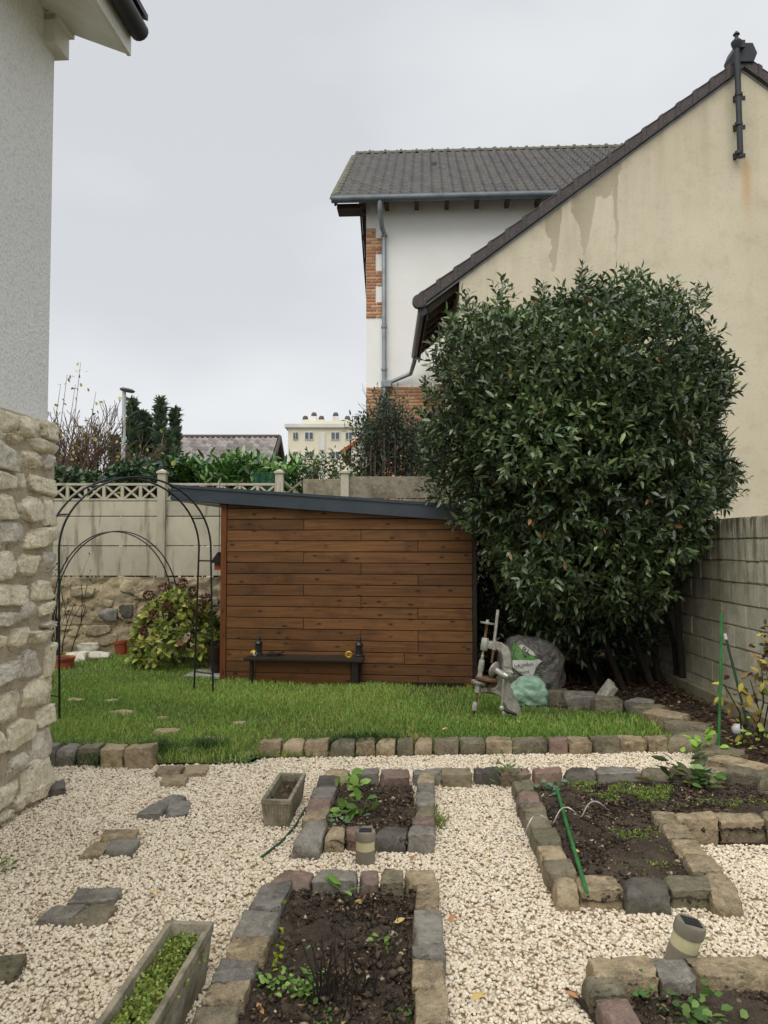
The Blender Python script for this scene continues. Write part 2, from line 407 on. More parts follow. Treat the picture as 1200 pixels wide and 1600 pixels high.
def soil_mat():
    t = NT('dark_garden_soil'); v = t.coord('World')
    n1 = t.noise(v, 5, 6, 0.7); n2 = t.noise(v, 70, 5, 0.7); n3 = t.noise(v, 28, 4, 0.6)
    col = t.mix(t.fac(n1, 0.35, 0.68), lin(68, 58, 48), lin(92, 80, 66))
    col = t.mix(t.math('MULTIPLY', t.fac(n3, 0.5, 0.7), 0.6), col, lin(46, 39, 32))
    col = t.mix(t.math('MULTIPLY', t.fac(n2, 0.64, 0.72), 0.6), col, lin(132, 116, 94))
    nb = t.bump(n3, 1.0, 0.03); nb = t.bump(n2, 1.0, 0.012, nb)
    return t.done(col, 0.85, nb, 0, 0.3)
M['soil'] = soil_mat()
M['lawn_base'] = simple('lawn_soil', lin(74, 84, 40), lin(64, 60, 36), 5, 0.95, 0.5, 60, kind='World')
M['gravel_base'] = simple('gravel_fines', lin(206, 190, 162), lin(178, 160, 130), 40, 0.95, 0.8, 90, kind='World')
M['ground'] = simple('neighbour_ground', lin(88, 92, 62), lin(92, 82, 66), 0.3, 0.95, 0.4, 20, kind='World')

def pebble_mat():
    t = NT('cream_pebble'); oi = t.new('ShaderNodeObjectInfo').outputs['Random']
    v = t.coord('World')
    col = t.ramp(oi, [(0.0, lin(226, 210, 182)), (0.2, lin(236, 224, 202)), (0.36, lin(214, 192, 158)), (0.5, lin(230, 214, 190)),
                      (0.62, lin(240, 232, 218)), (0.74, lin(206, 184, 156)), (0.84, lin(222, 200, 180)), (0.92, lin(184, 164, 138)), (0.97, lin(150, 138, 124)), (1.0, lin(236, 226, 206))])
    col = t.mix(0.3, col, lin(236, 230, 210)); n = t.noise(v, 90, 3); n2 = t.noise(v, 0.9, 4)
    col = t.mix(t.math('MULTIPLY', t.fac(n, 0.5, 0.75), 0.25), col, lin(170, 146, 112))
    col = t.mix(t.math('MULTIPLY', t.fac(n2, 0.5, 0.72), 0.18), col, lin(168, 150, 122))
    return t.done(col, 0.6, t.bump(n, 0.25, 0.003), 0, 0.35)
M['pebble'] = pebble_mat()

def planter_mat():
    t = NT('weathered_cast_concrete'); v = t.coord('World')
    n1 = t.noise(v, 9, 5, 0.65); n2 = t.noise(v, 90, 4, 0.6)
    col = t.mix(t.fac(n1, 0.35, 0.65), lin(166, 156, 136), lin(116, 112, 92))
    col = t.mix(t.math('MULTIPLY', t.fac(n2, 0.5, 0.7), 0.4), col, lin(88, 86, 70))
    return t.done(col, 0.95, t.bump(n2, 0.8, 0.006), 0, 0.2)
M['planter'] = planter_mat()
M['terracotta'] = simple('terracotta', lin(176, 92, 58), lin(140, 72, 48), 8, 0.85)
M['dark_glaze'] = simple('dark_brown_glaze', lin(56, 38, 34), lin(42, 30, 28), 6, 0.25, 0.05)
M['green_plastic'] = simple('green_plastic', lin(58, 128, 66), lin(44, 104, 54), 8, 0.45, 0.05)
M['dark_green_plastic'] = simple('dark_green_plastic', lin(48, 84, 56), lin(38, 66, 46), 8, 0.5, 0.05)
M['black_rubber'] = simple('black_hose', lin(34, 36, 38), lin(26, 27, 28), 10, 0.45, 0.05)
M['grey_bag'] = simple('grey_plastic_sack', lin(112, 108, 102), lin(66, 63, 60), 7, 0.35, 1.0, 11, dist=0.06)
M['print_white'] = simple('sack_print_white', lin(202, 200, 192), lin(172, 170, 162), 8, 0.5, 0.2, 14)
M['print_green'] = simple('sack_print_green', lin(78, 132, 52), lin(58, 104, 40), 6, 0.5, 0.2, 14)
M['print_black'] = simple('sack_print_black', lin(24, 24, 24), lin(30, 30, 30), 6, 0.5, 0)
M['teal_bag'] = simple('sage_green_sack', lin(150, 180, 158), lin(116, 148, 126), 5, 0.45, 0.8, 9, dist=0.05)
M['lamp_grey'] = simple('taupe_lamp_plastic', lin(134, 128, 112), lin(112, 106, 92), 9, 0.6, 0.1)
M['lamp_lens'] = simple('milky_lamp_lens', lin(206, 200, 160), lin(180, 172, 132), 7, 0.35, 0.05)
M['solar'] = simple('solar_cell', lin(36, 40, 48), lin(28, 30, 36), 20, 0.25, 0)
M['gold'] = simple('gold_paint', lin(206, 166, 70), lin(170, 128, 50), 12, 0.35, 0.1, 50, 0.5)
M['white_plastic'] = simple('white_plastic', lin(222, 224, 224), lin(200, 202, 202), 5, 0.4, 0.05)
M['glass_dark'] = simple('dull_glass', lin(44, 46, 46), lin(54, 56, 56), 5, 0.2, 0)
M['window_glass'] = simple('window_glass', lin(96, 104, 112), lin(70, 78, 88), 0.4, 0.15, 0)
M['apt_wall'] = simple('cream_apartment_render', lin(224, 216, 194), lin(214, 206, 184), 0.3, 0.9, 0.1, 10, kind='World')
M['apt_white'] = simple('pale_apartment_render', lin(228, 226, 218), None, 0.3, 0.9, 0.0)
M['small_wall'] = simple('cream_gable_render', lin(222, 214, 196), lin(204, 194, 176), 1, 0.9, 0.1, kind='World')
M['lamp_post'] = simple('galvanised_post', lin(190, 192, 190), lin(170, 172, 170), 3, 0.5, 0.05)
M['slab'] = stone_mat('paving_slab', lin(168, 164, 152), lin(150, 146, 136), lin(122, 118, 104), 0.8, 6, 0.4)
M['flat_stone'] = stone_mat('lawn_flat_stone', lin(172, 156, 124), lin(156, 142, 114), lin(128, 118, 90), 0.85, 6, 0.5)
M['net'] = simple('green_netting', lin(44, 104, 72), lin(34, 82, 58), 20, 0.7, 0.2)
M['moss'] = attr_mat('bright_moss', 0.8, 0.2, 0.15)

# ---------------------------------------------------------------- leaf / blade builders
def unit(a): return a / np.maximum(np.linalg.norm(a, axis=1, keepdims=True), 1e-9)
def leaf_mesh(name, P, Dv, L, W, cols, fold=0.25, droop=0.15, nrm=None, shape=((0.33, 1.0), (0.7, 0.8))):
    P = np.asarray(P, float); n = len(P); Dv = unit(np.asarray(Dv, float))
    if nrm is None: nrm = RNG.normal(size=(n, 3)) * 0.6 + np.array([0, 0, 1.0])
    N = nrm - Dv * np.sum(nrm * Dv, axis=1, keepdims=True); N = unit(N); S = np.cross(Dv, N)
    L = np.broadcast_to(np.asarray(L, float), (n,))[:, None]; W = np.broadcast_to(np.asarray(W, float), (n,))[:, None] / 2
    V = np.zeros((n, 8, 3)); V[:, 0] = P
    for k, (t, w) in enumerate(shape):
        c = P + Dv * L * t - N * L * droop * t * t
        V[:, 1 + 3 * k] = c - S * W * w + N * W * fold * w; V[:, 2 + 3 * k] = c; V[:, 3 + 3 * k] = c + S * W * w + N * W * fold * w
    V[:, 7] = P + Dv * L - N * L * droop
    T = np.array([[0, 2, 1], [0, 3, 2], [1, 2, 5], [1, 5, 4], [2, 3, 6], [2, 6, 5], [4, 5, 7], [5, 6, 7]])
    T = (T[None] + (np.arange(n) * 8)[:, None, None]).reshape(-1, 3)
    C = np.repeat(np.asarray(cols, float)[:, None, :], 8, axis=1).reshape(-1, 3)
    return fast_mesh(name, V.reshape(-1, 3), T, C, smooth=True)
def pick(cols, n, jit=0.15):
    c = np.array([k[:3] for k, _ in cols]); p = np.array([w for _, w in cols], float); p /= p.sum()
    return c[RNG.choice(len(c), n, p=p)] * (1 + RNG.uniform(-jit, jit, (n, 1)))
def sprigs(B, Dv, per, tl, L, W, spread=0.9):
    """leaves set alternately along short shoots; B shoot bases, Dv shoot directions"""
    n = len(B); Dv = unit(Dv); t = (np.arange(per) + 0.5) / per
    ph = RNG.uniform(0, 6.28, (n, 1)) + np.arange(per)[None] * 2.4
    a = unit(np.cross(Dv, RNG.normal(size=(n, 3)))); b = np.cross(Dv, a)
    side = a[:, None] * np.cos(ph)[..., None] + b[:, None] * np.sin(ph)[..., None]
    P = B[:, None] + Dv[:, None] * (t[None, :, None] * tl)
    dd = Dv[:, None] * (0.45 + 0.5 * t[None, :, None]) + side * spread
    return P.reshape(-1, 3), dd.reshape(-1, 3), L * RNG.uniform(0.65, 1.15, n * per) * np.repeat(RNG.uniform(.72, 1.2, n), per), W * RNG.uniform(0.75, 1.15, n * per)
def blades(name, P, H, Wd, lean, cols, seg2=True, ldir=None):
    n = len(P); a = RNG.uniform(0, 6.28, n)
    ld = np.stack([np.cos(a), np.sin(a), np.zeros(n)], 1) if ldir is None else ldir
    b = RNG.uniform(0, 6.28, n); sd = np.stack([np.cos(b), np.sin(b), np.zeros(n)], 1)
    H = np.asarray(H)[:, None]; Wd = np.broadcast_to(np.asarray(Wd, float), (n,))[:, None] / 2; lean = np.asarray(lean)[:, None]
    up = np.array([0, 0, 1.0])
    V = np.zeros((n, 5, 3))
    V[:, 0] = P - sd * Wd; V[:, 1] = P + sd * Wd
    m = P + up * H * 0.6 + ld * H * lean * 0.35
    V[:, 2] = m - sd * Wd * 0.8; V[:, 3] = m + sd * Wd * 0.8
    V[:, 4] = P + up * H * (1 - 0.35 * lean) + ld * H * lean
    T = np.array([[0, 1, 3], [0, 3, 2], [2, 3, 4]])
    T = (T[None] + (np.arange(n) * 5)[:, None, None]).reshape(-1, 3)
    return fast_mesh(name, V.reshape(-1, 3), T, np.repeat(np.asarray(cols)[:, None], 5, 1).reshape(-1, 3), smooth=True)
def clump_noise(P, k, seed=0):
    r = np.random.default_rng(seed); o = np.zeros(len(P))
    for i in range(6):
        f = r.normal(size=P.shape[1]) * k; o += np.sin(P @ f + r.uniform(0, 6.28))
    return o / 6 ** 0.5

# ---------------------------------------------------------------- stones
def stone_variant(seed, r=0.22, amp=0.06, seg=6, fine=0.02, facet=0.0):
    bm = bmesh.new(); bmesh.ops.create_cube(bm, size=2.0)
    bmesh.ops.subdivide_edges(bm, edges=bm.edges[:], cuts=seg - 1, use_grid_fill=True)
    rg = np.random.default_rng(seed)
    src = np.linspace(-1, 1, seg + 1); dst = np.concatenate([[-1], np.linspace(-(1 - r), 1 - r, seg - 1), [1]])
    sk = rg.uniform(-0.07, 0.07, (3, 3)); F = rg.normal(size=(5, 3)) * 1.6; F2 = rg.normal(size=(8, 3)) * 6; ph = rg.uniform(0, 6.28, (5, 3)); ph2 = rg.uniform(0, 6.28, (8, 3))
    cut = [(unit(rg.normal(size=(1, 3)))[0], rg.uniform(0.92, 1.25)) for _ in range(6 if r < .1 else 14)]
    for v in bm.verts:
        p = np.interp(np.array(v.co), src, dst); q = np.clip(p, -(1 - r), 1 - r); d = p - q; l = np.linalg.norm(d)
        if l > 1e-6: p = q + d / l * r
        if facet:
            for n_, o_ in cut:
                k = p @ n_ - o_
                if k > 0: p = p - n_ * k * facet
        nz = np.sin(F @ p)[:, None] + np.sin(ph + p * 2.1); n2 = np.sin((F2 @ p)[:, None] + ph2)
        p = p + sk @ p + amp * nz.mean(0) + fine * n2.mean(0) + fine * .5 * rg.normal(size=3)
        v.co = p * 0.5
    for f in bm.faces: f.smooth = True
    me = bpy.data.meshes.new('stone_shape'); bm.to_mesh(me); bm.free()
    return me
SETT = [stone_variant(100 + i, 0.08, 0.035, 8, 0.055, 0.8) for i in range(14)]
ROUGH = [stone_variant(200 + i, 0.12, 0.06, 11, 0.07, 1.0) for i in range(18)]
_mesh_mat = {}
def shared(lst, i, key):
    k = (id(lst), i % len(lst), key)
    if k not in _mesh_mat:
        m = lst[i % len(lst)].copy(); m.materials.append(M[key]); _mesh_mat[k] = m
    return _mesh_mat[k]
_sc = [0]
def stone(name, parent, c, dims, rz, key, lst=SETT, tilt=0.0):
    _sc[0] += 1; i = _sc[0] * 7 + random.randrange(3)
    o = bpy.data.objects.new(name, shared(lst, i, key)); COL.objects.link(o)
    o.parent = parent; o.location = Vector(c) - (wpos(parent) if parent else Vector((0, 0, 0)))
    o.scale = dims; o.rotation_euler = (random.uniform(-tilt, tilt), random.uniform(-tilt, tilt), rz)
    return o
ZT = 0.10
def row_x(parent, items, y, z=ZT, dep=0.15, h=0.17, name='sett', y2=None):
    """items: (x0, x1, colour) in photo pixels, y = pixel row of the middle of the top faces"""
    xa, xb = items[0][0], items[-1][1]
    for x0, x1, k in items:
        yy = y if y2 is None else y + (y2 - y) * ((x0 + x1) / 2 - xa) / (xb - xa)
        zz = z + random.uniform(-0.008, 0.012)
        a, b = G(x0, yy, zz), G(x1, yy, zz); c = (a + b) / 2
        stone(name, parent, (c.x, c.y + random.uniform(-.008, .008), zz - h / 2), ((b.x - a.x) * 0.955, dep * .92 * random.uniform(0.9, 1.06), h), random.uniform(-.04, .04), 'sett_' + k, tilt=0.035)
def row_y(parent, items, p0, p1, z=ZT, wid=0.13, h=0.17, name='sett'):
    """items: (y0, y1, colour) pixel rows of the top faces; p0, p1 = pixels on the column's middle line"""
    for y0, y1, k in items:
        f = lambda yy: p0[0] + (p1[0] - p0[0]) * (yy - p0[1]) / (p1[1] - p0[1])
        zz = z + random.uniform(-0.008, 0.012)
        a, b = G(f(y0), y0, zz), G(f(y1), y1, zz); c = (a + b) / 2; d = b - a
        stone(name, parent, (c.x, c.y, zz - h / 2), (wid * .88 * random.uniform(0.94, 1.06), d.length * 0.955, h), math.atan2(-d.x, d.y) + random.uniform(-.04, .04) if d.y > 0 else math.atan2(d.x, -d.y) + random.uniform(-.04, .04), 'sett_' + k, tilt=0.035)

def ground_poly(name, poly, z, mat, kind='structure', parent=None):
    me = bpy.data.meshes.new(name); me.from_pydata([(x, y, z) for x, y in poly], [], [tuple(range(len(poly)))])
    o = link(name, me, mat, parent); o['kind'] = kind
    return o
def soil_crumbs(x0, x1, y0, y1, z, parent, off):
    n = int((x1 - x0) * (y1 - y0) * 5200); P = np.column_stack([RNG.uniform(x0, x1, n), RNG.uniform(y0, y1, n), z + RNG.normal(size=n) * .006 + .004]) - np.array(off)
    r = RNG.gamma(2.0, .0028, n).clip(.002, .02)[:, None, None]; O = np.array([[1, 0, 0], [-1, 0, 0], [0, 1, 0], [0, -1, 0], [0, 0, .8], [0, 0, -.8]], float)
    V = P[:, None] + O[None] * r * RNG.uniform(.6, 1.4, (n, 6, 1)) + RNG.normal(size=(n, 6, 3)) * r * .25
    T = np.array([[0, 2, 4], [2, 1, 4], [1, 3, 4], [3, 0, 4], [2, 0, 5], [1, 2, 5], [3, 1, 5], [0, 3, 5]]); T = (T[None] + (np.arange(n) * 6)[:, None, None]).reshape(-1, 3)
    C = pick([(lin(74, 64, 53), 5), (lin(92, 80, 66), 4), (lin(56, 48, 40), 4), (lin(120, 104, 84), 1), (lin(190, 176, 150), .35)], n)
    o = link('soil_crumbs', fast_mesh('soil_crumbs', V.reshape(-1, 3), T, np.repeat(C[:, None], 6, 1).reshape(-1, 3)), M['litter'], parent); o['kind'] = 'stuff'
    k = int(n * .035); a = RNG.uniform(0, 6.28, k); Q = np.column_stack([RNG.uniform(x0, x1, k), RNG.uniform(y0, y1, k), np.full(k, z + .008)]) - np.array(off)
    o = link('dead_bits', leaf_mesh('dead_bits', Q, np.column_stack([np.cos(a), np.sin(a), RNG.normal(size=k) * .3]), RNG.uniform(.012, .035, k), RNG.uniform(.005, .014, k), pick([(lin(150, 116, 84), 2), (lin(112, 84, 62), 3), (lin(186, 162, 120), 1)], k), fold=.4), M['litter'], parent); o['kind'] = 'stuff'
def soil_patch(name, x0, x1, y0, y1, z, parent, seed=0, step=0.022, amp=0.011):
    nx, ny = max(2, int((x1 - x0) / step)), max(2, int((y1 - y0) / step))
    X, Y = np.meshgrid(np.linspace(x0, x1, nx), np.linspace(y0, y1, ny)); P = np.stack([X.ravel(), Y.ravel()], 1)
    Z = z + amp * clump_noise(P, 7, seed) + amp * 0.6 * clump_noise(P, 25, seed + 1) + RNG.normal(size=len(P)) * amp * 0.45
    off = wpos(parent) if parent else Vector((0, 0, 0))
    V = np.column_stack([P, Z]) - np.array(off)
    soil_crumbs(x0, x1, y0, y1, z, parent, off)
    i = np.arange(nx * ny).reshape(ny, nx); Q = np.stack([i[:-1, :-1], i[:-1, 1:], i[1:, 1:], i[1:, :-1]], -1).reshape(-1, 4)
    return link(name, fast_mesh(name, V, Q, None, True), M['soil'], parent)

# ================================================================ GROUND
ground_poly('ground', [(-400, -100), (400, -100), (400, 900), (-400, 900)], -0.05, M['ground'])
ground_poly('soil_ground', [(-6.5, 5.5), (3.4, 4.0), (3.4, 11.6), (-6.5, 11.6)], -0.02, M['soil'])
ground_poly('gravel_bed', [(-2.45, 1.0), (3.3, 1.0), (3.3, 4.12), (1.5, 4.12), (1.5, 5.0), (2.3, 5.0), (2.38, 6.0), (-0.9, 5.82), (-0.95, 5.7), (-2.45, 5.6)], 0.0, M['gravel_base'])
LAWN = [(-6.4, 5.52), (-1.0, 5.62), (-0.95, 5.75), (2.36, 6.02), (2.38, 7.2), (1.5, 7.55), (1.15, 8.45), (-2.0, 9.0), (-2.0, 11.2), (-6.4, 11.2)]
ground_poly('lawn', LAWN, 0.02, M['lawn_base'])
def in_poly(P, poly):
    x, y = P[:, 0], P[:, 1]; r = np.zeros(len(P), bool); j = len(poly) - 1
    for i in range(len(poly)):
        xi, yi = poly[i]; xj, yj = poly[j]
        r ^= ((yi > y) != (yj > y)) & (x < (xj - xi) * (y - yi) / (yj - yi + 1e-12) + xi); j = i
    return r
FLAT = [(120, 1093, 26, 8), (175, 1095, 24, 6), (189, 1113, 36, 9), (255, 1121, 18, 5), (259, 1143, 38, 10), (332, 1154, 34, 9), (374, 1130, 18, 5), (290, 1172, 30, 9), (385, 1176, 30, 8)]
flat_c = [(G(x, y, 0.03), w / 1200 * G(x, y).y * 0.5) for x, y, w, h in FLAT]
def lawn_grass():
    n = 120000
    P = np.column_stack([RNG.uniform(-5.6, 2.4, n * 2), 11.2 - 5.75 * RNG.uniform(0, 1, n * 2) ** 0.75])
    P = P[in_poly(P, LAWN)]
    keep = np.ones(len(P), bool)
    for c, r in flat_c: keep &= ((P[:, 0] - c.x) / r) ** 2 + ((P[:, 1] - c.y) / (r * 0.9)) ** 2 > 0.8
    keep &= RNG.uniform(0, 1, len(P)) < np.clip(0.9 + 0.4 * clump_noise(P, 2.2, 3), 0.35, 1)
    # thin, worn patch by the drill base
    wp = G(825, 1115); keep &= (((P[:, 0] - wp.x - 0.1) / 0.35) ** 2 + ((P[:, 1] - wp.y) / 0.28) ** 2 > 1) | (RNG.uniform(0, 1, len(P)) < 0.25)
    P = P[keep][:n]; n = len(P)
    cn = clump_noise(P, 3.0, 5); H = np.clip(0.046 + 0.014 * cn + RNG.normal(size=n) * 0.013, 0.018, 0.11)
    mixv = np.clip(0.5 + 0.35 * clump_noise(P, 1.6, 9) + RNG.normal(size=n) * 0.22, 0, 1)[:, None]
    ca, cb = np.array(lin(158, 184, 90)[:3]), np.array(lin(106, 144, 62)[:3])
    C = ca * mixv + cb * (1 - mixv)
    dry = RNG.uniform(0, 1, n) < 0.05 + .12 * (clump_noise(P, 1.3, 31) > .9); C[dry] = np.array(lin(170, 160, 96)[:3])
    P3 = np.column_stack([P, np.full(n, 0.02)])
    me = blades('lawn_grass', P3, H, 0.0065, RNG.uniform(0.15, 1.0, n), C)
    o = link('lawn_grass', me, M['grass']); tag(o, 'short green lawn grass in front of the wooden shed', 'grass', None, 'stuff')
lawn_grass()

# gravel: one object, pebbles scattered by geometry nodes
def gravel():
    poly = [(-2.35, 1.9), (2.9, 1.9), (2.9, 4.12), (1.55, 4.12), (1.55, 4.95), (2.25, 4.95), (2.38, 5.95), (-0.9, 5.76), (-0.95, 5.62), (-2.35, 5.55)]
    me = bpy.data.meshes.new('gravel'); me.from_pydata([(x, y, 0.004) for x, y in poly], [], [tuple(range(len(poly)))])
    o = link('gravel', me, M['pebble']); tag(o, 'cream and buff pebble gravel spread between the beds', 'gravel', None, 'stuff')
    ng = bpy.data.node_groups.new('pebble_scatter', 'GeometryNodeTree')
    ng.interface.new_socket('Geometry', in_out='INPUT', socket_type='NodeSocketGeometry')
    ng.interface.new_socket('Geometry', in_out='OUTPUT', socket_type='NodeSocketGeometry')
    N, L = ng.nodes, ng.links
    gi, go = N.new('NodeGroupInput'), N.new('NodeGroupOutput')
    dp = N.new('GeometryNodeDistributePointsOnFaces'); dp.inputs['Density'].default_value = 7600; dp.inputs['Seed'].default_value = 4
    L.new(gi.outputs[0], dp.inputs['Mesh'])
    jg = N.new('GeometryNodeJoinGeometry')
    for i in range(6):
        ic = N.new('GeometryNodeMeshIcoSphere'); ic.inputs['Radius'].default_value = 1.0; ic.inputs['Subdivisions'].default_value = 2
        nz = N.new('ShaderNodeTexNoise'); nz.inputs['Scale'].default_value = 0.75; nz.inputs['Detail'].default_value = 2
        po = N.new('GeometryNodeInputPosition'); ad = N.new('ShaderNodeVectorMath'); ad.operation = 'ADD'; ad.inputs[1].default_value = (i * 7.3, i * 3.1, i * 5.7)
        L.new(po.outputs[0], ad.inputs[0]); L.new(ad.outputs[0], nz.inputs['Vector'])
        sb = N.new('ShaderNodeVectorMath'); sb.operation = 'SUBTRACT'; sb.inputs[1].default_value = (0.5, 0.5, 0.5); L.new(nz.outputs['Color'], sb.inputs[0])
        sc = N.new('ShaderNodeVectorMath'); sc.operation = 'SCALE'; sc.inputs['Scale'].default_value = 1.5; L.new(sb.outputs[0], sc.inputs[0])
        sp = N.new('GeometryNodeSetPosition'); L.new(ic.outputs['Mesh'], sp.inputs['Geometry']); L.new(sc.outputs[0], sp.inputs['Offset'])
        tr = N.new('GeometryNodeTransform'); tr.inputs['Scale'].default_value = [(1, .75, .6), (1, .62, .55), (.9, .8, .62), (1.1, .7, .5), (.85, .7, .65), (1.05, .85, .55)][i]
        L.new(sp.outputs[0], tr.inputs['Geometry'])
        ss = N.new('GeometryNodeSetShadeSmooth'); L.new(tr.outputs[0], ss.inputs['Geometry'])
        sm = N.new('GeometryNodeSetMaterial'); sm.inputs['Material'].default_value = M['pebble']; L.new(ss.outputs[0], sm.inputs['Geometry'])
        g2 = N.new('GeometryNodeGeometryToInstance'); L.new(sm.outputs[0], g2.inputs[0]); L.new(g2.outputs[0], jg.inputs[0])
    def rnd(t, lo, hi, seed):
        r = N.new('FunctionNodeRandomValue'); r.data_type = t
        ins = [s for s in r.inputs if s.enabled]
        ins[0].default_value = lo; ins[1].default_value = hi
        for s in r.inputs:
            if s.name == 'Seed': s.default_value = seed
        return [s for s in r.outputs if s.enabled][0]
    off = N.new('GeometryNodeSetPosition'); L.new(dp.outputs['Points'], off.inputs['Geometry'])
    L.new(rnd('FLOAT_VECTOR', (0, 0, 0.0), (0, 0, 0.014), 3), off.inputs['Offset'])
    ip = N.new('GeometryNodeInstanceOnPoints'); L.new(off.outputs[0], ip.inputs['Points']); L.new(jg.outputs[0], ip.inputs['Instance'])
    ip.inputs['Pick Instance'].default_value = True
    L.new(rnd('INT', 0, 5, 1), ip.inputs['Instance Index'])
    L.new(rnd('FLOAT_VECTOR', (-0.5, -0.5, 0), (0.5, 0.5, 6.283), 2), ip.inputs['Rotation'])
    L.new(rnd('FLOAT', 0.0052, 0.0118, 5), ip.inputs['Scale'])
    j2 = N.new('GeometryNodeJoinGeometry'); L.new(ip.outputs[0], j2.inputs[0]); L.new(j2.outputs[0], go.inputs[0])
    md = o.modifiers.new('pebbles', 'NODES'); md.node_group = ng
gravel()

# ================================================================ GARDEN BEDS
bedA = thing('garden_bed', 'long soil bed with mossy left stones and bare dark stems', 'garden bed', (-0.15, 2.9, 0))
soil_patch('soil', -0.48, 0.18, 1.7, 3.5, 0.055, bedA, 11)
row_x(bedA, [(423, 487, 'r'), (490, 558, 'g'), (562, 592, 'r'), (595, 630, 'o'), (632, 681, 't')], 1368, dep=0.13)
row_y(bedA, [(1378, 1420, 't'), (1420, 1474, 'g'), (1475, 1497, 'b'), (1497, 1538, 't'), (1538, 1603, 't'), (1603, 1690, 'g')], (666, 1378), (673, 1603), wid=0.125)
row_y(bedA, [(1376, 1420, 'b'), (1421, 1462, 'g'), (1463, 1495, 't'), (1496, 1531, 'b'), (1532, 1568, 't'), (1569, 1625, 'o'), (1627, 1700, 'g')], (433, 1376), (337, 1586), wid=0.155)

bedB = thing('garden_bed', 'small square soil bed holding a broad leafy mallow beside the small trough', 'garden bed', (-0.07, 4.4, 0))
soil_patch('soil', -0.32, 0.18, 4.02, 4.98, 0.055, bedB, 21)
row_x(bedB, [(502, 545, 't'), (547, 593, 'b'), (594, 640, 'r'), (643, 690, 'b')], 1206, dep=0.14)
row_y(bedB, [(1211, 1229, 'k'), (1230, 1247, 'b'), (1247, 1263, 'r'), (1263, 1282, 't'), (1282, 1312, 'g')], (515, 1211), (484, 1300), wid=0.15)
row_y(bedB, [(1208, 1223, 't'), (1223, 1238, 'b'), (1238, 1260, 'g'), (1260, 1276, 'o'), (1276, 1290, 'r')], (666, 1208), (661, 1290), wid=0.12)
row_x(bedB, [(508, 539, 't'), (541, 581, 'r'), (583, 636, 'k'), (638, 679, 'g')], 1298, dep=0.13)

bedC = thing('garden_bed', 'L shaped soil bed of tan setts with a green pole lying across it', 'garden bed', (1.2, 4.2, 0))
soil_patch('soil', 0.86, 1.46, 3.4, 5.0, 0.055, bedC, 31)
soil_patch('soil', 1.44, 3.28, 4.22, 5.02, 0.052, bedC, 32)
row_x(bedC, [(691, 737, 'o'), (739, 781, 'k'), (783, 828, 'r'), (831, 878, 'r'), (880, 930, 'k'), (932, 997, 'b'), (998, 1046, 'o'), (1047, 1095, 'o'), (1096, 1147, 't')], 1204, dep=0.14)
row_y(bedC, [(1219, 1235, 'o'), (1236, 1253, 'r'), (1254, 1270, 'o'), (1270, 1292, 'o'), (1293, 1319, 'o'), (1320, 1342, 't'), (1343, 1369, 'o')], (818, 1230), (880, 1369), wid=0.14)
row_x(bedC, [(864, 901, 't'), (902, 968, 't'), (969, 1041, 'k'), (1042, 1116, 'o')], 1381, dep=0.15)
row_y(bedC, [(1267, 1287, 't'), (1288, 1309, 't'), (1310, 1334, 't'), (1335, 1362, 't'), (1363, 1402, 't')], (1033, 1267), (1127, 1385), wid=0.14)
row_x(bedC, [(1053, 1120, 't'), (1122, 1191, 't'), (1193, 1250, 'o'), (1252, 1310, 't')], 1276, dep=0.14)

bedD = thing('garden_bed', 'soil bed edged with large rough tan blocks beside tilted solar lamp', 'garden bed', (1.1, 2.4, 0))
soil_patch('soil', 0.72, 1.9, 1.5, 2.72, 0.05, bedD, 41)
row_x(bedD, [(917, 1024, 't'), (1026, 1080, 'g'), (1082, 1205, 't'), (1207, 1330, 'o')], 1512, dep=0.16)
row_y(bedD, [(1526, 1556, 'o'), (1558, 1612, 'r'), (1613, 1690, 'g'), (1692, 1780, 't')], (938, 1530), (985, 1612), wid=0.13)

edge = thing('lawn_edging', 'long straight row of squared setts holding back the lawn', 'stone edging', (0.7, 5.85, 0))
row_x(edge, [(405, 441, 't'), (443, 475, 't'), (476, 515, 't'), (518, 555, 'o'), (557, 586, 't'), (588, 618, 't'), (620, 647, 'o'), (648, 675, 't'), (676, 717, 'o'), (718, 757, 'o'), (758, 798, 't'), (799, 853, 'o'), (854, 885, 'r'), (886, 921, 't'), (923, 964, 'o'), (965, 1007, 't'), (1008, 1040, 't'), (1041, 1085, 'o')], 1158, dep=0.15, y2=1152, z=0.11)
edge2 = thing('lawn_edging', 'short overgrown row of pale blocks at the foot of the stone house corner', 'stone edging', (-1.9, 5.5, 0))
row_x(edge2, [(60, 91, 'g'), (93, 122, 'g'), (125, 160, 'o'), (163, 197, 't'), (198, 245, 't')], 1166, dep=0.16, z=0.14, h=0.2)
edge3 = thing('lawn_edging', 'angled setts with leaf litter at the corner under the laurel', 'stone edging', (2.2, 7.0, 0))
for x, y, a, k, L_ in ((1088, 1148, 0.5, 'o', .3), (1073, 1132, 0.7, 'o', .34), (1044, 1115, 0.9, 't', .34), (1015, 1105, 0.6, 'o', .24), (1000, 1094, 1.2, 'g', .26),
                       (948, 1092, 0, 'o', .24), (906, 1084, 0.03, 'g', .32), (864, 1080, -0.05, 'o', .26)):
    c = G(x, y, 0.11); stone('sett', edge3, (c.x, c.y, 0.03), (L_, 0.17, 0.18), -a if y > 1093 else a, 'sett_' + k, tilt=0.08)
edge4 = thing('path_edging', 'row of rough blocks closing the gravel path below the block wall', 'stone edging', (2.4, 5.3, 0))
for x, y, a, k, L_ in ((1126, 1172, -0.75, 'o', .3), (1150, 1192, -0.8, 't', .36), (1186, 1208, -0.5, 'o', .34), (1225, 1224, -.5, 'o', .3)):
    c = G(x, y, 0.12); stone('sett', edge4, (c.x, c.y, 0.04), (L_, 0.17, 0.18), a, 'sett_' + k, tilt=0.08)
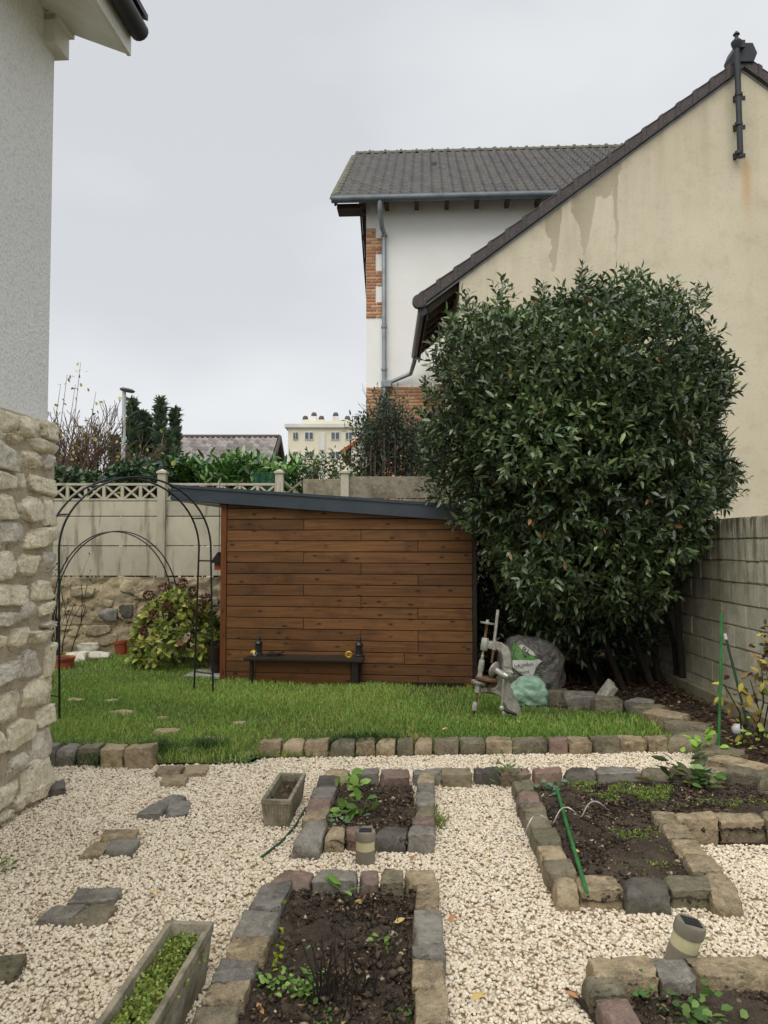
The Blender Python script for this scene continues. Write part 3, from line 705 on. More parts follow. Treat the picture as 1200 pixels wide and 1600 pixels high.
slab = thing('leaning_slab', 'thin pale stone slab leaning against the setts under the laurel', 'stone slab', G(942, 1106))
o = stone('slab', slab, G(946, 1088, 0) + Vector((0, -0.55, 0.13)), (0.075, 0.16, 0.29), 0.2, 'slab'); o.rotation_euler = (0.2, 0.55, 0.2)
o.location = Vector((0.03, 0.02, 0.12))

# stepping stones of three setts each, in the gravel
for (quads, lab) in (
    ([(265, 1202, 40, 14, 't'), (306, 1200, 40, 16, 't'), (272, 1217, 40, 14, 't')], 'trio of tan stepping stones nearest the lawn edge'),
    ([(268, 1247, 36, 12, 'b'), (240, 1264, 36, 20, 'b'), (278, 1260, 38, 20, 'b')], 'trio of blue grey stepping stones set in the gravel'),
    ([(186, 1302, 54, 15, 't'), (150, 1324, 34, 22, 't'), (191, 1320, 46, 20, 'b')], 'trio of stepping stones, two tan and one grey, in the gravel'),
    ([(152, 1396, 72, 22, 'g'), (98, 1424, 62, 26, 'g'), (145, 1423, 60, 28, 'o')], 'trio of flat dark ragged stepping stones in the gravel'),
    ([(5, 1508, 56, 36, 'o'), (-45, 1500, 60, 40, 'g')], 'pair of grey stepping stones close to the stone plinth')):
    c0 = G(quads[0][0], quads[0][1]); st = thing('stepping_stone', lab, 'stepping stone', (c0.x, c0.y, 0), 'stepping stones in the gravel')
    for x, y, w, h, k in quads:
        z = 0.045; c = G(x, y, z); Yd = c.y
        wid = w / 1200 * Yd * .9; dep = (G(x, y - h / 2, z).y - G(x, y + h / 2, z).y) * 0.85
        stone('paver', st, (c.x, c.y, z - 0.05), (wid, dep, 0.1), random.uniform(-.15, .15), 'sett_' + k, tilt=0.05)
for c, r in flat_c:
    o = stone('lawn_stone', None, (c.x, c.y, 0.015), (r * 2, r * 1.6, 0.05), random.uniform(-.3, .3), 'flat_stone', lst=ROUGH)
    tag(o, 'flat tan stone sunk level in the lawn grass', 'stepping stone', 'flat stones sunk in the lawn')

# ================================================================ LEFT HOUSE
HD = Vector((80 / 1200, 1, 0)).normalized()          # wall direction, away from the camera
HN = Vector((HD.y, -HD.x, 0))                        # outward (towards the garden)
HC = G(84, 1243)                                     # foot of the far corner
house = thing('house', 'grey roughcast house corner on a rubble stone plinth with white soffit', 'house', (HC.x, HC.y, 0))
def hp(u, out, z): return Vector((HC.x, HC.y, 0)) - HD * u + HN * out + Vector((0, 0, z))   # u back towards the camera
def wall_hit(x, y, out=0.0):
    d = ray(x, y); p0 = hp(0, out, 0); o = Vector((0, 0, CAM_H))
    t = (p0 - o).dot(HN) / d.dot(HN); p = o + d * t
    return -(p - p0).dot(HD), p.z
ZP = wall_hit(87, 662)[1]
ZS = D(96, 40, hp(0, -0.06, 0).y).z
def hbox(mb, u0, u1, o0, o1, z0, z1):
    P = [hp(u, o, z) for z in (z0, z1) for o in (o0, o1) for u in (u0, u1)]
    mb.add(P, [(0, 2, 3, 1), (4, 5, 7, 6), (0, 1, 5, 4), (2, 6, 7, 3), (0, 4, 6, 2), (1, 3, 7, 5)])
mb = MB(); hbox(mb, 0.02, 7, -5, -0.075, 0, ZS + 0.6); mb.build('wall', M['roughcast'], house)
mb = MB(); hbox(mb, 0.035, 7, -4.9, -0.016, -0.05, ZP - 0.03); plinth = mb.build('plinth', M['mortar'], house)
# sloping mortar weathering on top of the plinth
mb = MB(); mb.prism([hp(0.0, 0.0, ZP - 0.05), hp(0.0, -0.12, ZP - 0.05), hp(0.0, -0.12, ZP + 0.06)], -HD * 6); mb.build('plinth_cap', M['mortar'], house)
rows = []
for sx, ox, oy, lst in ((4.71, 0, 620, [(-60, 135, 100, 270), (145, 300, 145, 305), (305, 412, 185, 320), (-70, 50, 245, 330), (55, 190, 275, 350), (192, 412, 308, 410), (-60, 150, 335, 535), (152, 305, 395, 545), (310, 412, 415, 562),
      (-90, 105, 540, 690), (110, 212, 562, 705), (216, 408, 575, 718), (-70, 135, 708, 915), (142, 305, 720, 935), (310, 408, 720, 945), (0, 188, 925, 1115), (-140, -4, 900, 1120), (192, 408, 962, 1115), (-30, 120, 1130, 1360), (126, 295, 1145, 1340), (299, 405, 1130, 1320),
      (-60, 205, 1365, 1550), (222, 400, 1345, 1505), (135, 270, 1510, 1640), (287, 400, 1505, 1620)]),
    (4.573, 0, 950, [(-60, 138, 30, 140), (66, 205, 140, 305), (212, 388, 150, 250), (-110, 30, 190, 320), (-70, 114, 390, 545), (122, 290, 295, 515), (320, 395, 255, 480), (172, 388, 490, 705), (-60, 165, 600, 850), (262, 390, 690, 850),
      (62, 245, 780, 990), (226, 383, 855, 1110), (-60, 70, 880, 1040), (62, 205, 1040, 1225), (-70, 130, 1275, 1450), (152, 378, 1075, 1330), (92, 200, 1335, 1450), (202, 365, 1235, 1390), (-80, 90, 1460, 1570), (290, 385, 85, 148)])):
    for a, b, c, d in lst:
        x0, x1, y0, y1 = ox + a / sx, ox + b / sx, oy + c / sx, oy + d / sx
        u0, _ = wall_hit(x1, (y0 + y1) / 2); u1, _ = wall_hit(x0, (y0 + y1) / 2); um, zm = wall_hit((x0 + x1) / 2, (y0 + y1) / 2)
        _, za = wall_hit((x0 + x1) / 2, y0); _, zb = wall_hit((x0 + x1) / 2, y1)
        rows.append(((u0 + u1) / 2, (za + zb) / 2, (u1 - u0) * 0.97, (za - zb) * 0.93))
umax = 0.62; z = 0.02
while z < ZP - 0.1:                                    # the same rubble carried on out of the frame
    h = random.uniform(0.14, 0.22); h = min(h, ZP - 0.03 - z); u = umax + random.uniform(0.06, 0.2)
    while u < 1.7:
        w = random.uniform(0.2, 0.4); rows.append((u + w / 2, z + h / 2, w * 0.94, h * 0.92)); u += w
    z += h
for i, (u, zc, w, h) in enumerate(rows):
    p = hp(u, -0.055 + random.uniform(-0.008, 0.012), zc)
    k = 'limestone' if random.random() < 0.72 else 'limestone_grey'
    o = stone('stone', plinth, p, (0.15, w, h), math.atan2(-HD.x, HD.y), k, lst=ROUGH)
    o.location = p - Vector((HC.x, HC.y, 0)); o.rotation_euler.x = random.uniform(-0.12, 0.12)
# eaves: sloping white soffit, fascia, gutter and the tile edge
ov, dz = 0.47, 0.19
e0, e1 = -0.04, 5.5
def eave(u, out, z): return hp(u, out - 0.075, z)
mb = MB(); mb.prism([eave(e0, 0, ZS), eave(e0, ov, ZS - dz), eave(e0, ov, ZS - dz + 0.03), eave(e0, 0, ZS + 0.03)], -HD * (e1 - e0)); sof = mb.build('soffit', M['white_paint'], house)
mb = MB(); hbox(mb, e0, e1, ov - 0.075, ov - 0.05, ZS - dz - 0.012, ZS - dz + 0.16); mb.build('fascia', M['white_paint'], house)
mb = MB(); path = [eave(e0 + 0.01, ov + 0.085, ZS - dz + 0.14), eave(e1, ov + 0.085, ZS - dz + 0.14)]; mb.tube(path, 0.062, 14); mb.build('gutter', M['dark_zinc'], house, smooth=True)
mb = MB(); mb.prism([eave(e0, -0.5, ZS + 0.42), eave(e0, ov + 0.10, ZS - dz + 0.19), eave(e0, ov + 0.10, ZS - dz + 0.24), eave(e0, -0.5, ZS + 0.50)], -HD * (e1 - e0)); roofL = mb.build('roof', M['dark_zinc'], house)
for k in range(14):
    u = e0 - 0.02 + k * 0.3
    mb = MB(); mb.prism([eave(u, -0.3, ZS + 0.375), eave(u, ov + 0.13, ZS - dz + 0.235), eave(u, ov + 0.13, ZS - dz + 0.275), eave(u, -0.3, ZS + 0.42)], -HD * 0.27); t_ = mb.build('roof_tile', M['dark_zinc'], house); t_.parent = roofL; t_.location = (0, 0, 0)
mb = MB(); hbox(mb, -0.03, 0.16, -0.16, 0.0, ZS - 0.22, ZS - 0.03); hbox(mb, -0.045, 0.16, -0.16, 0.03, ZS - 0.07, ZS - 0.015); mb.build('corbel', M['white_paint'], house)
o = stone('loose_stone', None, G(70, 1243) + Vector((0.02, 0, 0.02)), (0.2, 0.16, 0.09), 0.4, 'sett_k'); tag(o, 'dark grey stone lying at the foot of the rubble plinth', 'stone')

# ================================================================ RIGHT BLOCK WALL
XW = 3.33
ZW = D(1100, 812, 1200 * XW / 500).z
bw = thing('block_wall', 'mossy concrete block boundary wall with dark rain streaks', 'wall', (XW, 7, 0))
mb = MB(); mb.box((XW + 0.11, 7.0, ZW / 2 - 0.02), (0.17, 9.2, ZW - 0.03)); mb.build('mortar_core', M['block_joint'], bw)
blk = []
for j in range(4):
    m_ = MB(); m_.box((0, 0, 0), (0.06, 0.494, 0.195)); bm = bmesh.new(); me = bpy.data.meshes.new('block_shape'); me.from_pydata([tuple(p) for p in m_.v], [], m_.f); bm.from_mesh(me)
    bmesh.ops.recalc_face_normals(bm, faces=bm.faces); bmesh.ops.bevel(bm, geom=bm.edges[:], offset=0.006 + 0.003 * j, segments=2, affect='EDGES'); bm.to_mesh(me); bm.free(); me.materials.append(M['block']); blk.append(me)
nco = 9; ch = ZW / nco
for r in range(nco):
    y = 2.6 + (0.25 if r % 2 else 0)
    while y < 11.4:
        o = bpy.data.objects.new('block', blk[random.randrange(4)]); COL.objects.link(o); o.parent = bw
        o.location = (0.034 + random.uniform(-.003, .003), y + 0.25 - 7, ch * (r + 0.5)); o.scale = (1, 1, (ch - 0.005) / 0.195); y += 0.5
mb = MB(); mb.box((XW - 0.03, 7.2, 0.04), (0.1, 8.4, 0.16)); mb.build('footing', M['block_joint'], bw, bevel=0.01)

# ================================================================ SHED
s0 = G(344, 1063); s1 = G(746, 1072)
sv = s1 - s0; SW = sv.length; srz = math.atan2(sv.y, sv.x)
shed = thing('garden_shed', 'brown stained plank shed with low sloping anthracite roof', 'shed', (s0.x, s0.y, 0), rz=srz)
def sl(p):                                            # world -> shed local
    return Matrix.Rotation(-srz, 3, 'Z') @ (Vector(p) - Vector((s0.x, s0.y, 0)))
def plane_hit(x, y, off=0.0):                         # photo pixel on the shed's front plane
    n = Vector((math.sin(srz), -math.cos(srz), 0)); p0 = Vector((s0.x, s0.y, 0)) + n * off; o = Vector((0, 0, CAM_H)); d = ray(x, y)
    return sl(o + d * ((p0 - o).dot(n) / d.dot(n)))
ra, rb = plane_hit(345, 787, 0.1), plane_hit(690, 812, 0.1)
rsl = (rb.z - ra.z) / (rb.x - ra.x)
zr = lambda x: ra.z + (x - ra.x) * rsl
mb = MB(); mb.prism([(0.02, 0.012, 0.0), (SW - 0.02, 0.012, 0.0), (SW - 0.02, 0.012, zr(SW) - .01), (0.02, 0.012, zr(0) - .01)], (0, 1.9, 0)); mb.build('shed_body', M['dark_board'], shed, world=False)
def clip_roof(poly):
    out = []
    for i in range(len(poly)):
        a, b = poly[i], poly[(i + 1) % len(poly)]; da, db = zr(a[0]) - a[1], zr(b[0]) - b[1]
        if da >= 0: out.append(a)
        if (da > 0) != (db > 0): t = da / (da - db); out.append((a[0] + (b[0] - a[0]) * t, a[1] + (b[1] - a[1]) * t))
    return out
zz = [plane_hit(345, y).z for y in (1066, 811)]; ph = (zz[1] - zz[0]) / 15
jx = [plane_hit(330 + q / 2.667, 900).x for q in (386, 625, 862)]
for r in range(-1, 18):
    z0 = zz[0] + r * ph; z1 = z0 + ph - 0.009
    if r == -1: z0 = 0.0
    joints = {0: [jx[2]], 1: [jx[0] + .3], 2: [jx[1] + .5], 3: [jx[2]], 4: [jx[1], jx[2]]}.get(r, [jx[(14 - r) % 3]])
    xs = [0.07] + joints + [SW - 0.05]
    if r == -1: xs = [0.07, SW - 0.05]
    for a, b in zip(xs[:-1], xs[1:]):
        poly = clip_roof([(a + .003, z0), (b - .003, z0), (b - .003, z1), (a + .003, z1)])
        if len(poly) < 3 or max(p[1] for p in poly) - z0 < 0.01: continue
        c = Vector(((a + b) / 2, 0, z0)); m_ = MB(); m_.prism([(p[0] - c.x, -0.01 + random.uniform(-.001, .001), p[1] - c.z) for p in poly], (0, 0.022, 0))
        o = m_.build('plank', M['plank'], shed, world=False, bevel=0.002, seg=1); o.location = c
for x0, x1, k in ((0.0, 0.068, 'trim_wood'), (SW - 0.048, SW, 'black_wood')):
    mb = MB(); mb.prism([(x0, -0.022, 0), (x1, -0.022, 0), (x1, -0.022, zr(x1) - .002), (x0, -0.022, zr(x0) - .002)], (0, 0.034, 0)); mb.build('corner_trim', M[k], shed, world=False, bevel=0.003, seg=1)
xl = plane_hit(266, 783, 0.1).x; xr = SW + 0.12; th = 0.165
mb = MB(); mb.prism([(xl, -0.1, zr(xl)), (xr, -0.1, zr(xr)), (xr, -0.1, zr(xr) + th), (xl, -0.1, zr(xl) + th)], (0, 2.25, 0)); roofS = mb.build('roof', M['shed_roof'], shed, world=False, bevel=0.006)
mb = MB(); mb.prism([(xl - .01, -0.115, zr(xl) + th - .01), (xr + .01, -0.115, zr(xr) + th - .01), (xr + .01, -0.115, zr(xr) + th + .022), (xl - .01, -0.115, zr(xl) + th + .022)], (0, 2.28, 0)); c_ = mb.build('roof_edge', M['shed_roof'], shed, world=False); c_.parent = roofS
mb = MB(); mb.prism([(xl + .03, -0.08, zr(xl) - .012), (-0.01, -0.08, zr(-.01) - .012), (-.01, -0.08, zr(-.01) - .002), (xl + .03, -0.08, zr(xl) - .002)], (0, 2.2, 0)); mb.build('soffit', M['shed_soffit'], shed, world=False)
mb = MB(); mb.box((SW / 2 + 0.3, -0.03, 0.012), (SW - 0.9, 0.05, 0.04)); mb.build('ground_sill', M['black_wood'], shed, world=False)

# bench against the shed
b0, b1 = plane_hit(380, 1030, 0.36), plane_hit(566, 1030, 0.36)
bench = thing('garden_bench', 'low dark wooden bench with a plank back panel against the shed', 'bench', (s0.x, s0.y, 0), rz=srz)
bz = b0.z; bx0, bx1 = b0.x, b1.x
mb = MB(); mb.box(((bx0 + bx1) / 2, -0.28, bz), (bx1 - bx0, 0.16, 0.03)); mb.build('seat_board', M['black_wood'], bench, world=False, bevel=0.004)
mb = MB(); mb.box(((bx0 + bx1) / 2 + .02, -0.115, bz + .004), (bx1 - bx0 - .08, 0.15, 0.03)); mb.build('seat_board', M['black_wood'], bench, world=False, bevel=0.004)
for x, w in ((bx0 + 0.08, 0.035), (bx1 - 0.09, 0.075)):
    mb = MB(); mb.box((x, -0.3, bz / 2 - 0.01), (w, 0.06, bz - 0.012)); mb.build('leg', M['black_wood'], bench, world=False, bevel=0.004)
    mb = MB(); mb.box((x, -0.09, bz / 2 - 0.01), (w, 0.06, bz - 0.012)); mb.build('leg', M['black_wood'], bench, world=False, bevel=0.004)
for k in range(2):
    mb = MB(); mb.box((0, 0, 0), (bx1 - bx0 - 0.26, 0.02, (bz - .03) / 2 - 0.006)); o = mb.build('panel_plank', M['bench_wood'], bench, world=False, bevel=0.002, seg=1); o.location = ((bx0 + bx1) / 2 - 0.01, -0.27, 0.022 + (bz - .03) / 2 * (k + 0.5) - .012)
def on_bench(px, dy=-0.2): q = plane_hit(px, 1020, -dy); return Matrix.Rotation(srz, 3, 'Z') @ Vector((q.x, dy, bz + 0.0155)) + Vector((s0.x, s0.y, 0))
for px, lab in ((404, 'small black lantern on the bench next to the dark tray'), (561, 'small black lantern on the bench beside the upright gold ring')):
    p = on_bench(px, -0.12) + Vector((0, 0, 0.004)); L_ = thing('lantern', lab, 'lantern', p, 'black lanterns on the bench')
    mb = MB(); mb.lathe([(0.045, 0), (0.047, 0.012), (0.038, 0.02), (0.036, 0.024)], p, 8); mb.build('base', M['black_metal'], L_)
    mb = MB(); mb.lathe([(0.03, 0.024), (0.032, 0.12), (0.03, 0.125)], p, 8); mb.build('glass', M['glass_dark'], L_)
    for q in range(4):
        a = q * math.pi / 2 + .4; mb = MB(); mb.tube([p + Vector((.037 * math.cos(a), .037 * math.sin(a), .02)), p + Vector((.037 * math.cos(a), .037 * math.sin(a), .13))], .004, 5); mb.build('bar', M['black_metal'], L_)
    mb = MB(); mb.lathe([(0.044, 0.124), (0.05, 0.13), (0.045, 0.142), (0.02, 0.165), (0.018, 0.185), (0.028, 0.188), (0.022, 0.2), (0.004, 0.206)], p, 10); cap_ = mb.build('cap', M['black_metal'], L_, smooth=True)
    mb = MB(); mb.tube([p + Vector((.022 * math.cos(a), 0, .2 + .022 * math.sin(a))) for a in np.linspace(0, math.pi, 9)], .003, 5); hd = mb.build('handle', M['black_metal'], L_); hd.parent = cap_
p = on_bench(545, -0.27); gr = thing('gold_ornament', 'upright gold ring ornament on the bench', 'ornament', p)
mb = MB(); n_ = 20; mb.tube([p + Vector((.03 * math.cos(a), 0, .043 + .03 * math.sin(a))) for a in np.linspace(0, 2 * math.pi, n_)], .013, 8); mb.build('ring', M['gold'], gr, smooth=True)
mb = MB(); mb.lathe([(0.002, -.008), (.012, -.006), (.012, .006), (.002, .008)], p + Vector((0, 0, .043)), 10, axis=(0, -1, 0)); mb.build('boss', M['gold'], gr, smooth=True)
p = on_bench(396, -0.26); gr = thing('gold_ornament', 'lying gold and cream shell shaped ornament on the bench', 'ornament', p)
mb = MB(); mb.lathe([(.008, -.03), (.034, -.022), (.042, 0.0), (.032, .022), (.016, .036), (.006, .04)], p + Vector((0, 0, .04)), 14, axis=(-0.9, -.5, .25)); mb.build('shell', M['gold'], gr, smooth=True)
mb = MB(); mb.lathe([(.024, -.005), (.03, .0), (.02, .008)], p + Vector((.02, -.02, .038)), 12, axis=(.8, -.6, .1)); mb.build('rim', M['white_plastic'], gr, smooth=True)
p = on_bench(430, -0.14); tr = thing('tray', 'flat black slate tray with turned up end on the bench', 'tray', p + Vector((0, 0, .004)))
mb = MB(); mb.box(p + Vector((-.02, 0, .016)), (.13, .12, .018), rz=srz); mb.bar(p + Vector((.03, 0, .02)), p + Vector((.1, 0, .042)), .12, .008); mb.build('plate', M['black_metal'], tr)

# ================================================================ BACK FENCE ON RUBBLE WALL
YF = 11.4
fz = lambda y: D(600, y, YF).z
fx = lambda x: D(x, 850, YF).x
rub = thing('rubble_wall', 'low rubble stone wall smeared with mortar below the concrete fence', 'wall', (-2, YF, 0))
nx, nz_ = 260, 40
X, Z = np.meshgrid(np.linspace(-6.8, 3.2, nx), np.linspace(-0.05, fz(901), nz_)); P = np.stack([X.ravel(), Z.ravel()], 1)
dsp = 0.006 * clump_noise(P * np.array([1, 1.8]), 7, 1) + 0.01 * clump_noise(P * np.array([1, 1.8]), 20, 2) + 0.009 * RNG.normal(size=len(P))
V = np.column_stack([P[:, 0], YF - 0.14 + dsp, P[:, 1]]) - np.array([-2, YF, 0])
i = np.arange(nx * nz_).reshape(nz_, nx); Q = np.stack([i[:-1, :-1], i[:-1, 1:], i[1:, 1:], i[1:, :-1]], -1).reshape(-1, 4)
link('wall_face', fast_mesh('wall_face', V, Q, None, True), M['rubble'], rub)
mb = MB(); mb.box((-1.8, YF + 0.02, fz(901) / 2 - .01), (10, 0.2, fz(901) - 0.02)); mb.build('wall_core', M['rubble'], rub)
for x, y, w, h, k in ((198, 955, 22, 20, 'sett_k'), (170, 960, 26, 18, 'sett_b'), (225, 930, 30, 14, 'rubble'), (130, 925, 34, 16, 'rubble'), (150, 985, 40, 16, 'rubble'), (215, 985, 30, 14, 'rubble'), (120, 955, 26, 14, 'rubble'), (250, 960, 30, 16, 'rubble')):
    c = D(x, y, YF - 0.15); stone('stone', rub, c, (w / 1200 * YF, 0.09, h / 1200 * YF), 0, k, lst=ROUGH)
for k in range(46):
    x, z, w = random.uniform(-5.6, -2.2), random.uniform(.12, 1.0), random.uniform(.16, .34); h = random.uniform(.1, .18); stone('stone', rub, (x, YF - .125, z), (w, 0.09, h), 0, 'rubble', lst=ROUGH)
fence = thing('concrete_fence', 'stained concrete panel fence with cross lattice top on rubble wall', 'fence', (-2, YF, fz(901)))
posts = [-6.7, fx(254 - 183), fx(254), fx(437), fx(539), fx(539) + 1.75, fx(539) + 3.5]
for x in posts:
    mb = MB(); mb.box((x, YF - 0.04, (fz(741) + 0.75) / 2), (0.12, 0.12, fz(741) - 0.75)); pb = mb.build('post', M['panel'], fence, bevel=0.008)
    mb = MB(); mb.box((x, YF - 0.04, fz(739)), (0.15, 0.15, 0.03)); zt = fz(739) + .015
    mb.add([(x - .07, YF - .11, zt), (x + .07, YF - .11, zt), (x + .07, YF + .03, zt), (x - .07, YF + .03, zt), (x, YF - .04, zt + .04)], [(0, 1, 4), (1, 2, 4), (2, 3, 4), (3, 0, 4)]); c_ = mb.build('post_cap', M['panel'], fence); c_.parent = pb
for bi in range(len(posts) - 1):
    x0, x1 = posts[bi] + 0.055, posts[bi + 1] - 0.055
    left = bi < 3
    for y0, y1 in (((900, 853), (853, 807), (807, 783)) if left else ((900, 853), (853, 807), (807, 780))):
        mb = MB(); za, zb = fz(y0) + .006, fz(y1) - .006; mb.box(((x0 + x1) / 2, YF - 0.02 + random.uniform(-.004, .004), (za + zb) / 2), (x1 - x0, 0.05, zb - za)); mb.build('panel', M['panel' if left else 'panel_dark'], fence, bevel=0.006)
    if left:
        za, zb = fz(782), fz(757); mb = MB()
        mb.box(((x0 + x1) / 2, YF - .02, zb), (x1 - x0, .05, .035)); mb.box(((x0 + x1) / 2, YF - .02, za + .012), (x1 - x0, .05, .03))
        nb_ = max(2, round((x1 - x0) / 0.262)); w = (x1 - x0) / nb_
        for k in range(nb_ + 1): mb.box((x0 + k * w, YF - .02, (za + zb) / 2), (.045, .04, zb - za))
        for k in range(nb_):
            mb.bar((x0 + k * w, YF - .022, za), (x0 + (k + 1) * w, YF - .022, zb), .034, .028); mb.bar((x0 + k * w, YF - .017, zb), (x0 + (k + 1) * w, YF - .017, za), .034, .028)
        mb.build('lattice_panel', M['panel'], fence)
    else:
        za, zb = fz(779), fz(749 if bi == 3 else 745)
        if bi == 3: x0b = x0 + 0.29
        else: x0b = x0
        mb = MB(); mb.box(((x0b + x1) / 2, YF - .02, (za + zb) / 2), (x1 - x0b, .045, zb - za)); mb.build('panel', M['panel_dark'], fence, bevel=0.006)
        if bi == 3:
            mb = MB(); xm = x0 + 0.14
            mb.bar((x0, YF - .02, fz(775)), (xm + .13, YF - .02, fz(752)), .034, .028); mb.bar((x0, YF - .015, fz(752)), (xm + .13, YF - .015, fz(775)), .034, .028); mb.build('broken_lattice', M['panel_dark'], fence)
mb = MB()
for k in range(30): mb.tube([(fx(392) + k * .0155, YF + .13, 1.2), (fx(392) + k * .0155, YF + .12 + .015 * math.sin(k), fz(737))], .005, 4)
for k in range(40): zq = 1.9 + k * .022; mb.tube([(fx(392), YF + .125, zq), (fx(437) + .02, YF + .125, zq)], .0045, 4) if zq < fz(737) else None
net = mb.build('net_screen', M['net']); tag(net, 'strip of green netting behind the fence lattice', 'netting')

# ================================================================ GABLE HOUSE ON THE RIGHT
YG = 12.3
ap = D(1160, 112, YG); slope = 0.746
M['gable'] = gable_plaster(ap.x, ap.z, slope)
gh = thing('gable_house', 'tall cream plastered gable house with brown tiled verge and rain stains', 'house', (ap.x, YG, 0))
xl_ = D(718, 460, YG).x; xr_ = ap.x + (ap.x - xl_)
zl = ap.z - slope * (ap.x - xl_)
YB = 15.35
mb = MB(); mb.prism([(xl_, YG, 0), (xr_, YG, 0), (xr_, YG, zl), (ap.x, YG, ap.z), (xl_, YG, zl)], (0, YB - YG, 0)); mb.build('wall', M['gable'], gh)
xe = D(655, 466, YG).x; ze = ap.z - slope * (ap.x - xe)
for sgn in (-1, 1):
    X_ = lambda d: ap.x + sgn * d
    half = ap.x - xe; nrm_ = 1 / math.hypot(1, slope)
    t0, t1 = 0.02, 0.17                                # roof slab between these offsets above the rake
    mb = MB(); mb.prism([(X_(0), YG - .05, ap.z + t0), (X_(half), YG - .05, ap.z - slope * half + t0), (X_(half), YG - .05, ap.z - slope * half + t1 - .03), (X_(0), YG - .05, ap.z + t1 - .03)], (0, YB - YG + .05, 0)); rf = mb.build('roof', M['verge_tile'], gh)
    L_ = half * math.hypot(1, slope); n_ = round(L_ / 0.349); st = half / n_
    mb = MB(); mb.prism([(X_(0), YG - .02, ap.z - .01), (X_(half * .985), YG - .02, ap.z - slope * half * .985 - .01), (X_(half * .985), YG - .02, ap.z - slope * half * .985 + .02), (X_(0), YG - .02, ap.z + .02)], (0, .03, 0)); mb.build('rake_flashing', M['pipe_zinc'], gh)
    for k in range(n_):
        d0, d1 = k * st, (k + 1) * st
        def q(d, o): return (X_(d) - sgn * -o * slope * nrm_ * 0, YG - .075, ap.z - slope * d + o)
        mb = MB(); mb.prism([q(d0, .035), q(d1 - .0, .035), q(d1, .235), q(d0, .225)], (0, .09, 0))
        mb.prism([q(d1 - .055, .03), q(d1 + .012, .03), q(d1 + .012, .262), q(d1 - .055, .258)], (0, -.014, 0))
        mb.prism([q(d0, .20), q(d1 + .012, .215), q(d1 + .012, .262), q(d0, .235)], (0, .34, 0))
        c_ = mb.build('verge_tile', M['verge_tile'], gh, bevel=0.004, seg=1); c_.parent = rf
        mb = MB()
        for w_ in (.25, .7): mb.lathe([(.012, 0), (.012, .006)], q(d0 + st * w_, .1), 6, axis=(0, -1, 0))
        c_ = mb.build('nail', M['gutter'], gh); c_.parent = rf
# rounded verge end, eaves gutter, rafters under the open eave
c = Vector((xe, YG - .08, ze + .13)); mb = MB(); mb.lathe([(.11, 0), (.115, .02), (.115, .1), (.1, .11)], c + Vector((.0, 0, 0)), 18, axis=(0, 1, 0)); mb.build('verge_end', M['verge_tile'], gh, smooth=True)
mb = MB(); mb.tube([(xe + .05, YG - .02, ze - .02), (xe + .05, YB - .1, ze - .02)], .075, 12); mb.build('gutter', M['black_metal'], gh, smooth=True)
for k in range(7):
    y = YG + 0.2 + k * 0.45; mb = MB(); mb.bar((xe + .1, y, ze + .02), (xl_, y, zl - .02), .07, .1); mb.build('rafter', M['soffit_beam'], gh)
mb = MB(); mb.box((xe + .13, (YG + YB) / 2, ze - .06), (.03, YB - YG - .1, .16)); mb.build('fascia', M['eave_wood'], gh)
mb = MB(); hx = [Vector((ap.x - .16, 0, ap.z + .10)), Vector((ap.x - .2, 0, ap.z + .25)), Vector((ap.x - .13, 0, ap.z + .42)), Vector((ap.x + .13, 0, ap.z + .42)), Vector((ap.x + .2, 0, ap.z + .25)), Vector((ap.x + .14, 0, ap.z + .10))]
mb.prism([h + Vector((0, YG - .11, 0)) for h in hx], (0, .35, 0)); mb.build('ridge_end', M['dark_zinc'], gh, bevel=.01)
mb = MB(); mb.prism([(ap.x - .2, YG + .2, ap.z + .12), (ap.x, YG + .2, ap.z + .38), (ap.x + .2, YG + .2, ap.z + .12)], (0, YB - YG - .2, 0)); mb.build('ridge', M['verge_tile'], gh)
yp = YG - .16
pt, pb_ = D(1151, 72, yp), D(1157, 246, yp)
pole = thing('aerial_pole', 'dark steel pole bracketed to the gable wall up past its peak', 'pole', pb_)
mb = MB(); mb.tube([pb_, pt], [.047, .047], 12); mb.build('mast', M['dark_zinc'], pole, smooth=True)
mb = MB(); mb.lathe([(.05, -.05), (.075, 0), (.09, .06), (.06, .1), (.03, .12), (.03, .17), (.055, .19), (.02, .24)], pt, 12); mb.build('finial', M['dark_zinc'], pole, smooth=True)
mb = MB(); mb.box(pt + Vector((.08, 0, .03)), (.1, .05, .12)); mb.build('clamp_head', M['dark_zinc'], pole)
for py in (148, 194, 239):
    c = D(1154, py, yp); br = MB(); br.lathe([(.06, -.025), (.06, .025)], c, 12); br.bar(c, c + Vector((.13, .16, .1)), .03, .03); br.bar(c + Vector((.02, 0, -.02)), c + Vector((.0, .17, -.02)), .04, .03); br.box(c + Vector((.08, .155, .04)), (.2, .02, .06)); br.build('bracket', M['black_metal'], pole)

# ================================================================ WHITE HOUSE BEHIND
YH = 16.0
wc = D(572, 600, YH); wrz = R(-3)
wh = thing('white_house', 'white rendered house with brick quoins and wet dark tiled roof', 'house', (wc.x, YH, 0), rz=wrz)
def wl_(p): return Matrix.Rotation(-wrz, 3, 'Z') @ (Vector(p) - Vector((wc.x, YH, 0)))
def wpx(x, y, off=0.0):
    n = Vector((math.sin(wrz), -math.cos(wrz), 0)); p0 = Vector((wc.x, YH, 0)) + n * off; o = Vector((0, 0, CAM_H)); d = ray(x, y)
    return wl_(o + d * ((p0 - o).dot(n) / d.dot(n)))
zg = wpx(560, 312, .55).z; zb_ = wpx(600, 605).z; WL = 9.5; DEP = 8.8; PIT = 0.70
mb = MB(); mb.box((WL / 2, DEP / 2, (zg + .35) / 2), (WL, DEP, zg + .35)); mb.build('wall', M['plaster_white'], wh, world=False)
